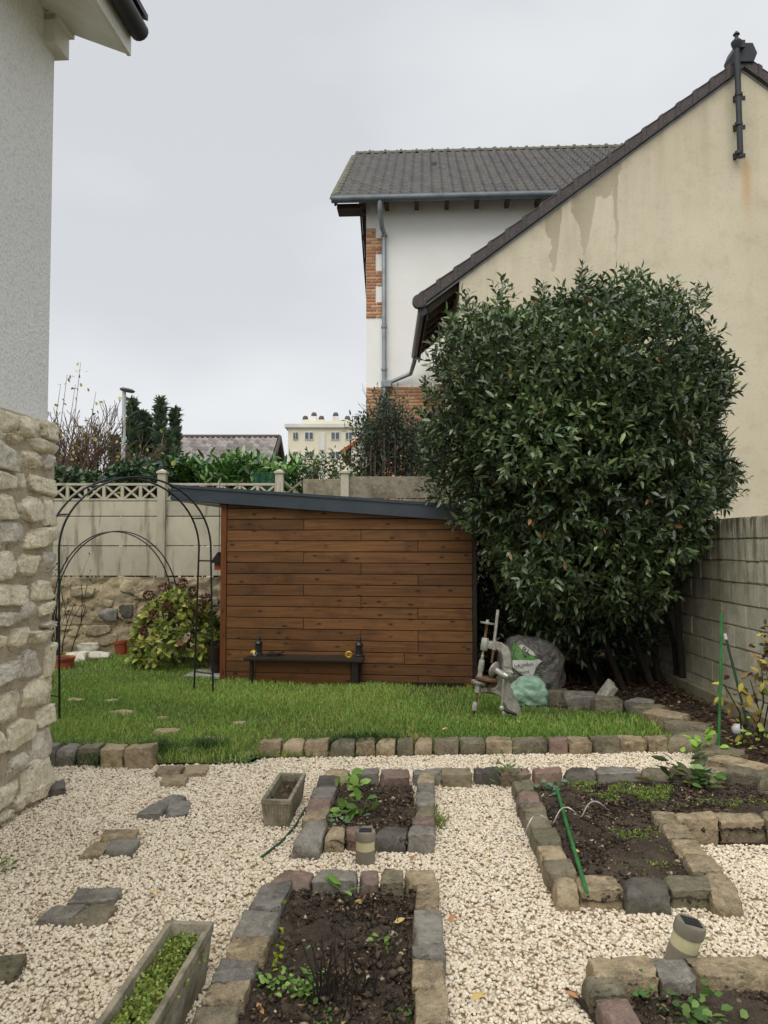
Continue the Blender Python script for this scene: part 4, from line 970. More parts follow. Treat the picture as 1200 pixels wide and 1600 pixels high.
def bricks(name, rects, face_y):
    bl, bh = .225, .07; V, F, Cc = [], [], []
    for (x0, x1, z0, z1, single) in rects:
        nr = max(1, round((z1 - z0) / bh)); hh = (z1 - z0) / nr
        for r in range(nr):
            x = x0 - (bl / 2 if r % 2 else 0)
            while x < x1 - .01:
                a, b = max(x, x0), min(x + bl, x1); x += bl
                if b - a < .03: continue
                ci = random.randrange(5); cz, cx = z0 + (r + .5) * hh, (a + b) / 2; y0 = face_y - .007 + random.uniform(-.003, .003)
                if single:
                    o = link('brick', BRK[ci], None, wh); o.location = (cx, y0, cz); o.scale = (b - a - .016, .02, hh - .016)
                else:
                    n = len(V); V += [(cx + p[0] * (b - a - .016), y0 + p[1] * .02, cz + p[2] * (hh - .016)) for p in CUBE.v]; F += [tuple(i + n for i in f) for f in CUBE.f]; Cc += [BC[ci][:3]] * 8
    if V: o = link(name, fast_mesh(name, V, F, np.array(Cc)), M['brick'], wh); o['kind'] = 'stuff'
BC = [lin(196, 146, 108), lin(206, 160, 120), lin(186, 132, 98), lin(212, 170, 130), lin(174, 124, 94)]
CUBE = MB().box((0, 0, 0), (1, 1, 1)); BRK = []
for c in BC: me = fast_mesh('brick_shape', [tuple(p) for p in CUBE.v], CUBE.f, np.array([c[:3]] * 8)); me.materials.append(M['brick']); BRK.append(me)
qz = [wpx(585, y).z for y in (357, 372, 397, 423, 447, 472, 497)]
q1, q2 = wpx(587, 400).x, wpx(598, 400).x
rects = [(0, q1, qz[1], qz[0], True)]
for k in range(1, 6): rects.append((0, q2 if k in (1, 3, 5) else q1, qz[k + 1], qz[k], True))
bricks('quoin_bricks', rects, -0.004)
mb = MB(); mb.box((q1 / 2, -.006, (qz[0] + qz[-1]) / 2), (q1, .012, qz[0] - qz[-1])); mb.build('quoin_mortar', M['brick_mortar'], wh, world=False)
bricks('base_bricks', [(0, 2.2, zb_ - 1.3, zb_, True), (2.2, 3.2, zb_ - 1.3, zb_, False), (0, 3.2, zb_ - 2.6, zb_ - 1.3, False)], -0.004)
mb = MB(); mb.box((WL / 2, -.008, zb_ / 2), (WL - .01, .012, zb_ - .004)); mb.build('base_mortar', M['brick_mortar'], wh, world=False)
OVX, OVY = 0.62, 0.52
RX0, RX1, RY0, RYR = -OVX, WL + .3, -OVY, DEP / 2
zrf = lambda y: zg + .05 + PIT * (min(y, 2 * RYR - y) - RY0)
for a, b in ((RY0, RYR), (2 * RYR - RY0, RYR)):
    mb = MB(); mb.prism([(RX0 + .05, a, zrf(RY0) - .08), (RX0 + .05, b, zrf(b) - .08), (RX0 + .05, b, zrf(b) - .01), (RX0 + .05, a, zrf(RY0) - .01)], (RX1 - RX0 - .05, 0, 0)); mb.build('roof_deck', M['eave_wood'], wh, world=False)
# gable verge boards and rafters showing under the left overhang
for sgn in (0, 1):
    f = (lambda y: y) if sgn == 0 else (lambda y: 2 * RYR - y)
    mb = MB(); mb.prism([(RX0, f(RY0), zrf(RY0) - .16), (RX0, RYR, zrf(RYR) - .16), (RX0, RYR, zrf(RYR) + .03), (RX0, f(RY0), zrf(RY0) + .03)], (.04, 0, 0)); mb.build('verge_board', M['eave_wood'], wh, world=False)
    for k in range(7):
        y = RY0 + .5 + k * .62; mb = MB(); mb.box((-OVX / 2, f(y), zrf(y) - .14), (OVX, .09, .1)); mb.build('purlin_end', M['eave_wood'], wh, world=False)
# tiles: real pieces, joined per slope
def tiles(name, x0, x1, y0, y1, parent, mat, cols, tw=.205, tl=.335, pitch=PIT, zf=zrf, back=False, reps=7, hgt=.035, lift0=.06, parts=0, xmax=1e9):
    nxx = int((x1 - x0) / tw); sl_ = math.hypot(1, pitch); rows_ = int((y1 - y0) * sl_ / tl) + 1
    u = np.linspace(0, 1, reps); prof = hgt * (np.exp(-((u - .22) / .16) ** 2) - .25 * np.exp(-((u - .7) / .2) ** 2))
    V, Q, Cc = [], [], []; made = 0; shapes = []
    def tile_geo(xa, ya, yb, z0_):
        v = []
        for yy, lift in ((ya, lift0), (yb, .002)):
            for q in range(reps): v.append((xa + u[q] * tw * 1.02, yy, zf(yy) + prof[q] + lift + z0_))
        for q in range(reps): v.append((xa + u[q] * tw * 1.02, ya, zf(ya) + prof[q] * .4 - .01 + z0_))
        f = []
        for q in range(reps - 1): f += [(q, q + 1, reps + q + 1, reps + q), (2 * reps + q, 2 * reps + q + 1, q + 1, q)]
        return v, f
    if parts:
        for c in cols:
            v, f = tile_geo(0, y0, y0 + tl / sl_ + .02, 0); v = [(p[0], p[1] - y0, p[2] - zf(y0)) for p in v]
            me = fast_mesh('tile_shape', v, f, np.array([c[:3]] * len(v)), True); me.materials.append(mat); shapes.append(me)
    for r in range(rows_):
        ya = y0 + r * tl / sl_; yb = min(y0 + (r + 1) * tl / sl_ + .02, y1 + .01)
        for k in range(nxx):
            xa = x0 + k * tw; ci = random.randrange(len(cols)); cc = cols[ci]; dz_ = random.uniform(-.005, .005)
            if made < parts and xa < xmax and r < rows_ - 1:
                o = link('roof_tile', shapes[ci], None, parent); o.location = (xa, ya, zf(ya) + dz_); made += 1; continue
            v, f = tile_geo(xa, ya, yb, dz_); n = len(V); V += v; Q += [tuple(i + n for i in g) for g in f]; j = random.uniform(.9, 1.1); Cc += [[c * j for c in cc[:3]]] * len(v)
    o = link(name, fast_mesh(name, V, Q, np.array(Cc), True), mat, parent); o['kind'] = 'stuff'
    return o
GT = [lin(60, 57, 57), lin(50, 48, 49), lin(68, 64, 62), lin(55, 51, 50), lin(64, 64, 56)]
tiles('roof_tiles', RX0, RX1, RY0 - .03, RYR, wh, M['tile_grey'], GT, tw=.215, tl=.37, hgt=.042, lift0=.105, parts=300, xmax=5.6)
k = 0; x = RX0
while x < RX1:
    mb = MB(); n = 8; pr = [(.13 * math.cos(a), .11 * math.sin(a)) for a in np.linspace(0, math.pi, n)]
    mb.prism([(x, RYR + p[0], zrf(RYR) + p[1] - .02) for p in pr], (.40, 0, 0)); mb.prism([(x + .36, RYR + p[0] * 1.25, zrf(RYR) + p[1] * 1.3 - .02) for p in pr], (.06, 0, 0)); mb.build('ridge_tile', M['tile_moss'], wh, world=False); x += .42
for k in range(16):
    y = RY0 - .02 + k * .335 / math.hypot(1, PIT)
    if y > RYR: break
    mb = MB(); mb.prism([(RX0 - .1, y - .03, zrf(y) - .03), (RX0 + .1, y - .03, zrf(y) - .03), (RX0 + .08, y - .03, zrf(y) + .09), (RX0 - .06, y - .03, zrf(y) + .09)], (0, .31, .31 * PIT)); mb.build('verge_tile', M['tile_moss'], wh, world=False, bevel=.01, seg=1)
mb = MB(); mb.box((wpx(673, 272).x + .1, RY0 + 3.0, zrf(RY0 + 3.0) + .05), (.16, .12, .1)); mb.build('roof_vent', M['black_metal'], wh, world=False)
gy = RY0 - .07
mb = MB(); mb.tube([(RX0 - .05, gy, zg), (RX1, gy, zg)], .075, 12); mb.build('gutter', M['gutter'], wh, world=False, smooth=True)
for k in range(14):
    mb = MB(); mb.box((.45 + k * .62, -OVY / 2 - .1, zg - .03), (.09, OVY - .12, .1)); mb.build('rafter_end', M['eave_wood'], wh, world=False)
mb = MB(); mb.box((RX0 / 2 - .02, -.2, zg - .06), (.5, .4, .1)); mb.build('eave_bracket', M['eave_wood'], wh, world=False)
a_ = wpx(594, 318, .5); b2 = wpx(600, 372, .09); c2 = wpx(603, 600, .09)
mb = MB(); mb.tube([(a_.x, gy, zg - .04), (a_.x, gy + .02, zg - .2), (a_.x + .03, -.3, zg - .5), (b2.x, -.09, b2.z + .1), (b2.x, -.09, b2.z), (b2.x + .01, -.09, c2.z - 1.4)], .05, 10); dpn = mb.build('downpipe', M['pipe_zinc'], wh, world=False, smooth=True)
for py in (368, 511, 577):
    c = wpx(601, py, .09); mb = MB(); mb.lathe([(.065, -.025), (.065, .025)], (b2.x + .005, -.09, c.z), 12); r_ = mb.build('pipe_collar', M['pipe_zinc'], wh, world=False); r_.parent = dpn
c = wpx(604, 600, .09); mb = MB(); mb.box((b2.x + .06, -.09, c.z), (.22, .13, .14)); r_ = mb.build('hopper', M['pipe_zinc'], wh, world=False, bevel=.01); r_.parent = dpn
# branch pipe from the gable house's gutter
e_ = wl_((xe + .05, YB - .2, ze - .05)); mb = MB(); mb.tube([e_, (e_.x - .02, e_.y + .08, e_.z - .1), (e_.x - .1, -.14, e_.z - .2), (b2.x + .12, -.1, c.z + .03), (b2.x + .02, -.09, c.z - .05)], .045, 10); mb.build('branch_pipe', M['pipe_zinc'], wh, world=False, smooth=True)

# ================================================================ FAR BACKGROUND
# apartment block
YA = 75.0
pa = D(450, 668, YA); pbx = D(600, 668, YA)
apt = thing('apartment_block', 'cream apartment block with rooftop chimneys far beyond the fence', 'building', (pa.x, YA, 0))
AW = 13.0
mb = MB(); mb.box((pa.x + AW / 2, YA + 5, pa.z / 2), (AW, 10, pa.z)); mb.build('wall', M['apt_wall'], apt)
mb = MB(); mb.box((pa.x + AW / 2, YA + 5, pa.z + .15), (AW + .6, 10.6, .35)); mb.build('cornice', M['apt_white'], apt)
mb = MB(); mb.box((D(511, 664, YA).x, YA + 4, pa.z + .5), (5.4 * .9, 5, .8)); mb.build('stair_head', M['apt_wall'], apt)
for x in (473, 487, 499, 522, 541, 556, 569):
    c = D(x, 660, YA); h = 1.5 if x in (487, 522) else 1.15; mb = MB(); mb.box((c.x, YA + 2.5, pa.z + h / 2), (.6, .6, h)); ch_ = mb.build('chimney', M['apt_white'], apt)
    mb = MB(); mb.lathe([(.25, h), (.3, h + .15), (.2, h + .4)], (c.x, YA + 2.5, pa.z), 8); p_ = mb.build('chimney_pot', M['soffit_beam'], apt); p_.parent = ch_
for fl in range(4):
    for x, w in ((462, 8), (483, 14), (503, 9), (524, 14), (545, 11), (564, 11), (590, 12)):
        yy = 681 + fl * 30; c = D(x, yy, YA); ww, hh = w / 1200 * YA, 12 / 1200 * YA
        if x == 503: continue
        mb = MB(); mb.box((c.x, YA - .03, c.z), (ww, .16, hh)); fr = mb.build('window', M['apt_white'], apt)
        for q in range(2):
            mb = MB(); mb.box((c.x + (q - .5) * ww * .48, YA - .1, c.z), (ww * .38, .06, hh * .84)); pn = mb.build('pane', M['window_glass'], apt); pn.parent = fr
    mb = MB(); c = D(503, 690 + fl * 30, YA); mb.box((c.x, YA - .06, c.z), (9 / 1200 * YA, .2, 1.7)); mb.build('stair_panel', M['apt_white'], apt)
# small tiled house
YS = 32.0
r0, r1 = D(262, 683, YS + 3), D(434, 683, YS + 3)
sh = thing('tiled_house', 'small house with brown tiled roof and cream gable beyond the hedge', 'house', (r0.x, YS, 0))
HWd = r1.x - r0.x; rzh = r1.z; pit2 = .62
mb = MB(); mb.prism([(r1.x - .2, YS + .3, 0), (r1.x - .2, YS + 5.7, 0), (r1.x - .2, YS + 5.7, rzh - 2.7 * pit2 - .1), (r1.x - .2, YS + 3, rzh - .15), (r1.x - .2, YS + .3, rzh - 2.7 * pit2 - .1)], (-HWd + .2, 0, 0)); mb.build('wall', M['small_wall'], sh)
zf2 = lambda y: rzh - pit2 * (YS + 3 - y)
n0 = len(sh.children)
o = tiles('roof_tiles', r0.x, r1.x + .1, YS - .1, YS + 3, None, M['tile_red'], [lin(142, 134, 131), lin(128, 120, 117), lin(152, 144, 140), lin(116, 108, 105)], tw=.24, tl=.36, pitch=pit2, zf=zf2, reps=5, hgt=.06)
o.parent = sh; o.location = Vector((0, 0, 0)) - Vector(sh.location)
mb = MB(); mb.prism([(r0.x, YS - .1, zf2(YS - .1) - .12), (r0.x, YS + 3, rzh - .12), (r0.x, YS + 6.1, zf2(YS - .1) - .12), (r0.x, YS + 6.1, zf2(YS - .1) - .02), (r0.x, YS + 3, rzh - .02), (r0.x, YS - .1, zf2(YS - .1) - .02)], (HWd + .1, 0, 0)); mb.build('roof_deck', M['eave_wood'], sh)
mb = MB(); mb.bar((r1.x + .12, YS - .12, zf2(YS - .12) - .05), (r1.x + .12, YS + 3, rzh - .02), .08, .22); mb.bar((r1.x + .12, YS + 6.1, zf2(YS - .12) - .05), (r1.x + .12, YS + 3, rzh - .02), .08, .22); mb.build('verge_board', M['verge_tile'], sh)
mb = MB(); mb.tube([(r0.x, YS + 3, rzh + .02), (r1.x + .1, YS + 3, rzh + .02)], .1, 8); mb.build('ridge', M['verge_tile'], sh)
# red rake of another house
YR = 40.0
ra0, ra1 = D(540, 702, YR), D(600, 660, YR)
rh = thing('red_roofed_house', 'pale house with red tiled rake behind the shrubs', 'house', (ra0.x, YR, 0))
mb = MB(); mb.prism([(ra0.x + .3, YR, 0), (ra1.x + 4, YR, 0), (ra1.x + 4, YR, ra1.z), (ra1.x, YR, ra1.z - .05), (ra0.x + .3, YR, ra0.z + .1)], (0, 7, 0)); mb.build('wall', M['small_wall'], rh)
mb = MB(); mb.bar(ra0 - Vector((.3, .05, .2)), ra1 - Vector((0, .05, 0)), .12, .16); mb.build('roof_rake', M['terracotta'], rh)
mb = MB(); mb.prism([ra0 - Vector((.3, -.1, .2)), ra1 + Vector((0, .1, 0)), ra1 + Vector((4, .1, 0)), ra1 + Vector((4, .1, .12)), ra1 + Vector((0, .1, .12)), ra0 - Vector((.3, -.1, .08))], (0, 7, 0)); mb.build('roof', M['soffit_beam'], rh)
# street lamp
YL = 24.0
lt = D(194, 612, YL); lamp = thing('street_lamp', 'pale grey street lamp with flat oval head above the hedge', 'street lamp', (lt.x, YL, 0))
mb = MB(); mb.tube([(lt.x, YL, 0), (lt.x, YL, lt.z)], [.085, .06], 10); mb.build('post', M['lamp_post'], lamp, smooth=True)
mb = MB(); mb.lathe([(.02, -.09), (.16, -.07), (.2, 0), (.15, .06), (.03, .08)], (0, 0, 0), 16)
for v in mb.v: v.x *= 1.25; v.z *= .75
mb.v = [Matrix.Rotation(.18, 3, 'Y') @ v + Vector((lt.x + .1, YL, lt.z + .05)) for v in mb.v]; mb.build('head', M['gutter'], lamp, smooth=True)

# ---- conifers
def conifer(px, ptop, pbot, wpx_, Y, lab, seed):
    t, b = D(px, ptop, Y), D(px, pbot, Y); rg = np.random.default_rng(seed); H = t.z; r = wpx_ / 1200 * Y / 2
    root = thing('conifer_tree', lab, 'tree', (t.x, Y, 0), 'dark conifers beyond the hedge')
    mb = MB(); mb.tube([(t.x, Y, 0), (t.x, Y, H * .97)], [.14, .02], 7); mb.build('trunk', M['bark'], root)
    n = 1700; z = rg.uniform(0.12, 1, n) ** .9; rad = r * (1 - z) ** .8 * (1 + .35 * np.sin(z * 44 + rg.uniform(0, 6))) * rg.uniform(.1, 1.1, n); a = rg.uniform(0, 6.28, n)
    rad *= 1 + .35 * clump_noise(np.column_stack([np.cos(a), np.sin(a), z * 6]), 1.6, seed)
    P = np.column_stack([rad * np.cos(a), rad * np.sin(a), z * H * .99]); Dv = np.column_stack([np.cos(a) * .6, np.sin(a) * .6, rg.uniform(.1, 1.1, n)])
    C = pick([(lin(90, 112, 90), 3), (lin(112, 130, 100), 2), (lin(74, 94, 78), 2), (lin(128, 142, 100), .5)], n)
    link('crown', leaf_mesh('crown', P, Dv, rg.uniform(.16, .34, n), .09, C, fold=.4), M['leaf'], root)
for k, a in enumerate([(207, 624, 740, 56, 25.0), (222, 644, 740, 44, 25.6), (232, 652, 740, 44, 26.2), (251, 622, 740, 46, 25.4), (274, 640, 740, 34, 25.9), (180, 682, 740, 50, 26.5), (262, 672, 740, 50, 24.6)]):
    conifer(*a, ['tall dark conifer close beside the street lamp post', 'dark conifer tucked between its taller neighbours', 'dark conifer tucked between its taller neighbours', 'tall pointed conifer rising mid-row beyond the hedge', 'slim conifer next to the brown tiled roof', 'low dark conifer behind the bare twiggy shrub', 'low bushy conifer in front of the conifer row'][k], 50 + k)

# ---- hedges and shrubs behind the fence
def leafy(root, name, n, xr, yr, zfun, L, W, cols, mat='leaf_gloss', per=7, tl=.3, upw=.9):
    B = np.column_stack([RNG.uniform(*xr, n), RNG.uniform(*yr, n), np.zeros(n)]); top = zfun(B[:, 0]); B[:, 2] = top - RNG.uniform(0, 1, n) ** 1.6 * 1.1
    Dv = np.column_stack([RNG.normal(size=n) * .45, -np.abs(RNG.normal(size=n)) * .45, np.full(n, upw)])
    P, d, l, w = sprigs(B, Dv, per, tl, L, W)
    o = link(name, leaf_mesh(name, P - np.array(root.location), d, l, w, pick(cols, len(P), .25)), M[mat], root)
    m = MB()
    for i in range(0, n, max(1, n // 60)): m.tube([(B[i, 0], B[i, 1] + .1, 0), tuple(B[i])], .012, 4, False)
    m.build('stems', M['twig'], root)
CG = [(lin(84, 124, 56), 3), (lin(104, 146, 66), 2), (lin(64, 98, 48), 2), (lin(140, 168, 92), .5)]
DG = [(lin(56, 84, 50), 3), (lin(72, 104, 56), 2), (lin(44, 68, 44), 2)]
h1 = thing('laurel_hedge', 'bright green cherry laurel hedge showing above the fence and shed roof', 'hedge', (-2.2, 12.1, 0))
zt_ = lambda a, b: (lambda x: a + b * np.sin(x * 5.1) + .06 * np.sin(x * 17 + 1))
leafy(h1, 'foliage', 520, (fx(262), fx(455)), (11.75, 12.6), zt_(D(0, 744, 12).z, .06), .19, .06, CG, tl=.34)
h2 = thing('ivy_hedge', 'low dark green ivy mass behind the lattice beside the bare shrub', 'hedge', (-4.3, 12.0, 0))
leafy(h2, 'foliage', 620, (fx(40), fx(285)), (11.7, 12.4), lambda x: D(0, 756, 12).z + .22 * np.clip((x + 4.6) * .8, 0, 1) + .05 * np.sin(x * 6), .12, .07, DG + [(lin(150, 156, 70), .25)], tl=.22)
h3 = thing('garden_shrub', 'loose thin shrub of small leaves between hedge and dark evergreen', 'shrub', (-.9, 12.3, 0))
leafy(h3, 'foliage', 330, (fx(448), fx(565)), (11.9, 12.9), zt_(D(0, 742, 12.3).z, .08), .1, .03, [(lin(92, 116, 66), 2), (lin(120, 136, 84), 1), (lin(70, 88, 56), 2), (lin(140, 100, 70), .3)], tl=.35, mat='leaf')
h4 = thing('evergreen_shrub', 'grey green fine leaved evergreen shrub before the brick house base', 'shrub', (.25, 12.9, 0))
leafy(h4, 'foliage', 1250, (fx(556), fx(705)), (11.9, 13.3), lambda x: D(0, 690, 12.6).z + .45 * np.exp(-((x - fx(603)) / .22) ** 2) + .1 * np.sin(x * 9), .1, .028, [(lin(78, 92, 74), 3), (lin(98, 110, 88), 2), (lin(58, 72, 58), 2)], tl=.4, mat='leaf')
m = MB()
for i in range(40):
    x = RNG.uniform(fx(575), fx(690)); y = RNG.uniform(12.1, 13); z = D(0, 690, 12.6).z; m.tube([(x, y, z - .5), (x + RNG.normal() * .1, y, z + .25), (x + RNG.normal() * .2, y, z + RNG.uniform(.4, 1.0))], [.008, .006, .003], 4, False)
m.build('bare_shoots', M['twig'], h4)

def branch_tree(mb, p, d, L, r, depth, spread, tips, kids=3, up=.25, mn=.0015):
    segs = 3; pts = [p]; dd = d.copy()
    for s in range(segs):
        dd = (dd + Vector((random.gauss(0, .12), random.gauss(0, .12), random.gauss(0, .06) + up * .08))).normalized(); pts.append(pts[-1] + dd * L / segs)
    mb.tube(pts, [max(q, mn) for q in (r, r * .85, r * .7, r * .5)], 4 if depth < 2 else 6, False)
    tips.append((pts[-1], dd))
    if depth == 0: return
    for k in range(kids):
        f = random.choice([1, 2, 3]); nd = (dd + Vector((random.gauss(0, spread), random.gauss(0, spread), random.gauss(0, spread * .5) + up))).normalized()
        branch_tree(mb, pts[f], nd, L * random.uniform(.5, .85), r * .55, depth - 1, spread, tips, kids, up, mn)
bs = thing('bare_shrub', 'big bare twiggy shrub with a few yellow leaves beside the house', 'shrub', (-5.2, 13.0, 0))
m = MB(); tips = []
for i in range(46):
    x = RNG.uniform(-6.3, -4.8); branch_tree(m, Vector((x, 13 + RNG.normal() * .4, RNG.uniform(1.2, 2.1))), Vector((RNG.normal() * .3 + .12, RNG.normal() * .2, 1)).normalized(), .85, .02, 3, .42, tips, 4, .28, .005)
zc = D(0, 640, 13).z
m.build('twigs', M['twig'], bs)
m = MB(); tp2 = []
for px, py in ((126, 566), (118, 600), (95, 600), (150, 612), (105, 585)):
    t = D(px, py, 13); m.tube([(t.x - .25, 13, 2.6), (t.x - .12, 13, 3.4), tuple(t)], [.012, .008, .003], 4, False); tp2.append(t)
m.build('long_shoots', M['twig'], bs)
T = np.array([list(t[0]) for t in tips]); T = T[RNG.choice(len(T), min(900, len(T)), False)]; T = T[T[:, 2] > 2.8][:330]
T = np.vstack([T, np.array([[t.x + RNG.normal() * .05, 13, t.z - RNG.uniform(0, .4)] for t in tp2 for _ in range(5)])])
link('yellow_leaves', leaf_mesh('yellow_leaves', T - np.array(bs.location), RNG.normal(size=(len(T), 3)), .075, .045, pick([(lin(190, 184, 90), 2), (lin(160, 164, 80), 2), (lin(130, 130, 60), 1)], len(T))), M['leaf'], bs)

# ================================================================ LAUREL TREE
YT = 8.75
lt_root = thing('laurel_tree', 'large clipped bay laurel with dense dark glossy leaves beside the shed', 'tree', (G(965, 1050).x, YT, 0))
OUT = [(668, 690), (664, 760), (690, 800), (712, 838), (742, 860), (750, 925), (765, 990), (830, 1030), (895, 1015), (955, 970), (1015, 940), (1062, 885), (1085, 805), (1120, 765), (1134, 690), (1126, 615), (1082, 555), (1094, 505), (1092, 455), (1045, 446), (985, 424), (905, 432), (850, 445), (780, 448), (735, 468), (700, 520), (672, 600)]
CC = (905, 690)
oa = np.array([math.atan2(-(y - CC[1]), x - CC[0]) for x, y in OUT]); orr = np.array([math.hypot(x - CC[0], y - CC[1]) for x, y in OUT]); od = np.argsort(oa); oa, orr = oa[od], orr[od]
cC = D(CC[0], CC[1], YT - .3); PXM = (YT - .3) / 1200; DEPT = 1.45
def crown_pts(n, smin, smax):
    a = RNG.uniform(-math.pi, math.pi, n); rr = np.interp(a, oa, orr, period=2 * math.pi) * PXM * .93
    w = RNG.uniform(-1, 1, n); s = np.sqrt(1 - w * w) * (0.25 + 0.75 * RNG.uniform(0, 1, n) ** .5) if False else None
    f = RNG.uniform(smin, smax, n); w3 = w; cs = np.sqrt(1 - w3 ** 2)
    q = np.sqrt(RNG.uniform(0, 1, n)); 
    P = np.column_stack([cC.x + rr * np.cos(a) * cs * f * .985, cC.y + DEPT * w3 * f, cC.z + rr * np.sin(a) * cs * f])
    N = np.column_stack([np.cos(a) * cs, w3 * 1.1, np.sin(a) * cs])
    return P, unit(N)
def crown_ok(P):
    L_ = np.array([[0]])
    ok = ~((P[:, 0] < s1.x + .08) & (P[:, 1] > s1.y - .05) & (P[:, 2] < 2.25))
    ok &= ~((P[:, 0] > XW - .06) & (P[:, 2] < ZW + .1)) & (P[:, 2] > .12) & (P[:, 1] < 11.2)
    return ok
B, N = crown_pts(6600, .80, 1.0)
lump = clump_noise(B, 2.1, 77); B = B + N * (0.2 * lump)[:, None]
k = (RNG.uniform(0, 1, len(B)) < np.clip(.92 + .25 * clump_noise(B, 4.0, 78), .2, 1)); B, N = B[k], N[k]
Dv = N * .8 + np.array([0, 0, .55]) + RNG.normal(size=N.shape) * .45
thin = lambda Q: np.exp(-(((Q[:, 0] - D(1045, 500, YT - .6).x) / .38) ** 2 + ((Q[:, 2] - D(1045, 500, YT - .6).z) / .42) ** 2))
k = RNG.uniform(0, 1, len(B)) > .62 * thin(B); B, N, Dv = B[k], N[k], Dv[k]
P1, d1, l1, w1 = sprigs(B, Dv, 9, .19, .1, .035)
B2, N2 = crown_pts(3200, .35, .85); k = RNG.uniform(0, 1, len(B2)) > .85 * thin(B2); B2, N2 = B2[k], N2[k]; P2, d2, l2, w2 = sprigs(B2, N2 + RNG.normal(size=N2.shape) * .8, 8, .24, .12, .045)
# upright shoots breaking the outline at the top
bt = np.array([list(D(x + RNG.normal() * 6, y + 22 + RNG.uniform(0, 16), YT - .5 + RNG.normal() * .35)) for x, y in OUT if y < 620 for _ in range(7)])
P3, d3, l3, w3_ = sprigs(bt, np.array([0.1, 0, 1.0]) + RNG.normal(size=bt.shape) * .35, 11, .27, .1, .033)
P, d, l, w = np.vstack([P1, P2, P3]), np.vstack([d1, d2, d3]), np.concatenate([l1, l2, l3]), np.concatenate([w1, w2, w3_])
k = crown_ok(P); P, d, l, w = P[k], d[k], l[k], w[k]
C = pick([(lin(74, 92, 56), 4), (lin(90, 108, 64), 3), (lin(60, 76, 50), 3), (lin(114, 132, 80), .8), (lin(146, 156, 104), .2)], len(P), .2)
C *= np.clip(1 + .32 * clump_noise(P, 3.2, 91) + .18 * clump_noise(P, 9, 92), .45, 1.9)[:, None]
br_ = RNG.uniform(0, 1, len(P)) < .006; C[br_] = pick([(lin(166, 120, 82), 1), (lin(140, 92, 60), 1)], int(br_.sum()))
for px, py in ((730, 655), (838, 655), (1060, 685), (895, 715)):
    t = np.array(D(px, py, YT - 1.4)); dd = np.linalg.norm((P - t) * np.array([1, .25, 1]), axis=1); q = (dd < .07) & (RNG.uniform(0, 1, len(P)) < .35) & (P[:, 1] < YT - .8); C[q] = pick([(lin(172, 124, 88), 1), (lin(146, 96, 66), 1)], int(q.sum()))
link('crown', leaf_mesh('crown', P - np.array(lt_root.location), d, l, w, C, fold=.3, droop=.18), M['leaf_gloss'], lt_root)
m = MB(); tips = []
bx = lt_root.location.x
for i, (dx, dy) in enumerate([(-.55, .1), (-.3, -.2), (-.1, .15), (.1, -.1), (.3, .2), (.45, -.15), (.02, .35), (-.42, .3), (.62, .1)]):
    b = Vector((bx + dx * .9, YT + dy, -.03)); e = Vector((bx - .5 + dx * 1.6, YT + dy * 1.8 - .2, 2.2)); mid = (b + e) / 2 + Vector((random.gauss(0, .1), random.gauss(0, .1), 0))
    m.tube([b, mid, e], [random.uniform(.03, .06), .035, .025], 8); 
    for q in range(3): branch_tree(m, e.lerp(mid, random.uniform(0, .6)), Vector((dx * .4 + random.gauss(0, .35), random.gauss(0, .4), 1)).normalized(), .6, .016, 2, .4, tips, 3, .15)
m.build('trunk', M['bark'], lt_root, smooth=True)
m = MB(); b = G(1058, 1072); m.tube([b, b + Vector((-.02, 0, .45)), b + Vector((-.1, .05, .8)), b + Vector((-.35, .3, 1.5))], [.035, .03, .028, .02], 8); m.build('side_stem', M['bark'], lt_root, smooth=True)
# low leafy suckers round the base, added dense, greens darkened for the deep shade there
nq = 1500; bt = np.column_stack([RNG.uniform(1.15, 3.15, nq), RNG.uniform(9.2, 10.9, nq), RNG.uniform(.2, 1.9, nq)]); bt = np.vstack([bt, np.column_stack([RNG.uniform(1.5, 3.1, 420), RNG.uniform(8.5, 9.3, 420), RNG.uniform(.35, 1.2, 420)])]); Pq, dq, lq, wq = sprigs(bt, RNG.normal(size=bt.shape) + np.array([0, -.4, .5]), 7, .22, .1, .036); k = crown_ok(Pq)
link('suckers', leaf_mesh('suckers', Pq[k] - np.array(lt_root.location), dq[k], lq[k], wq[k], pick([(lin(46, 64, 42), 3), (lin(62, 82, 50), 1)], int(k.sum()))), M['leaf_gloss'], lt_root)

# leaf litter under the tree and along the block wall
n = 5200
P = np.column_stack([RNG.uniform(1.2, 3.25, n), RNG.uniform(4.9, 10.8, n), RNG.uniform(-.005, .03, n)]); P = P[((P[:, 0] > 2.5) | (P[:, 1] > 7.55))]
a = RNG.uniform(0, 6.28, len(P)); Dv = np.column_stack([np.cos(a), np.sin(a), RNG.normal(size=len(P)) * .25])
lit = link('leaf_litter', leaf_mesh('leaf_litter', P, Dv, RNG.uniform(.035, .075, len(P)), RNG.uniform(.016, .034, len(P)), pick([(lin(104, 80, 62), 3), (lin(84, 66, 52), 3), (lin(134, 104, 78), 1), (lin(170, 146, 110), .35), (lin(64, 52, 44), 3)], len(P)), fold=.5, droop=-.15, nrm=RNG.normal(size=(len(P), 3)) * .25 + np.array([0, 0, 1.])), M['litter'])
tag(lit, 'brown dead leaves covering the soil under the laurel', 'leaf litter', None, 'stuff')

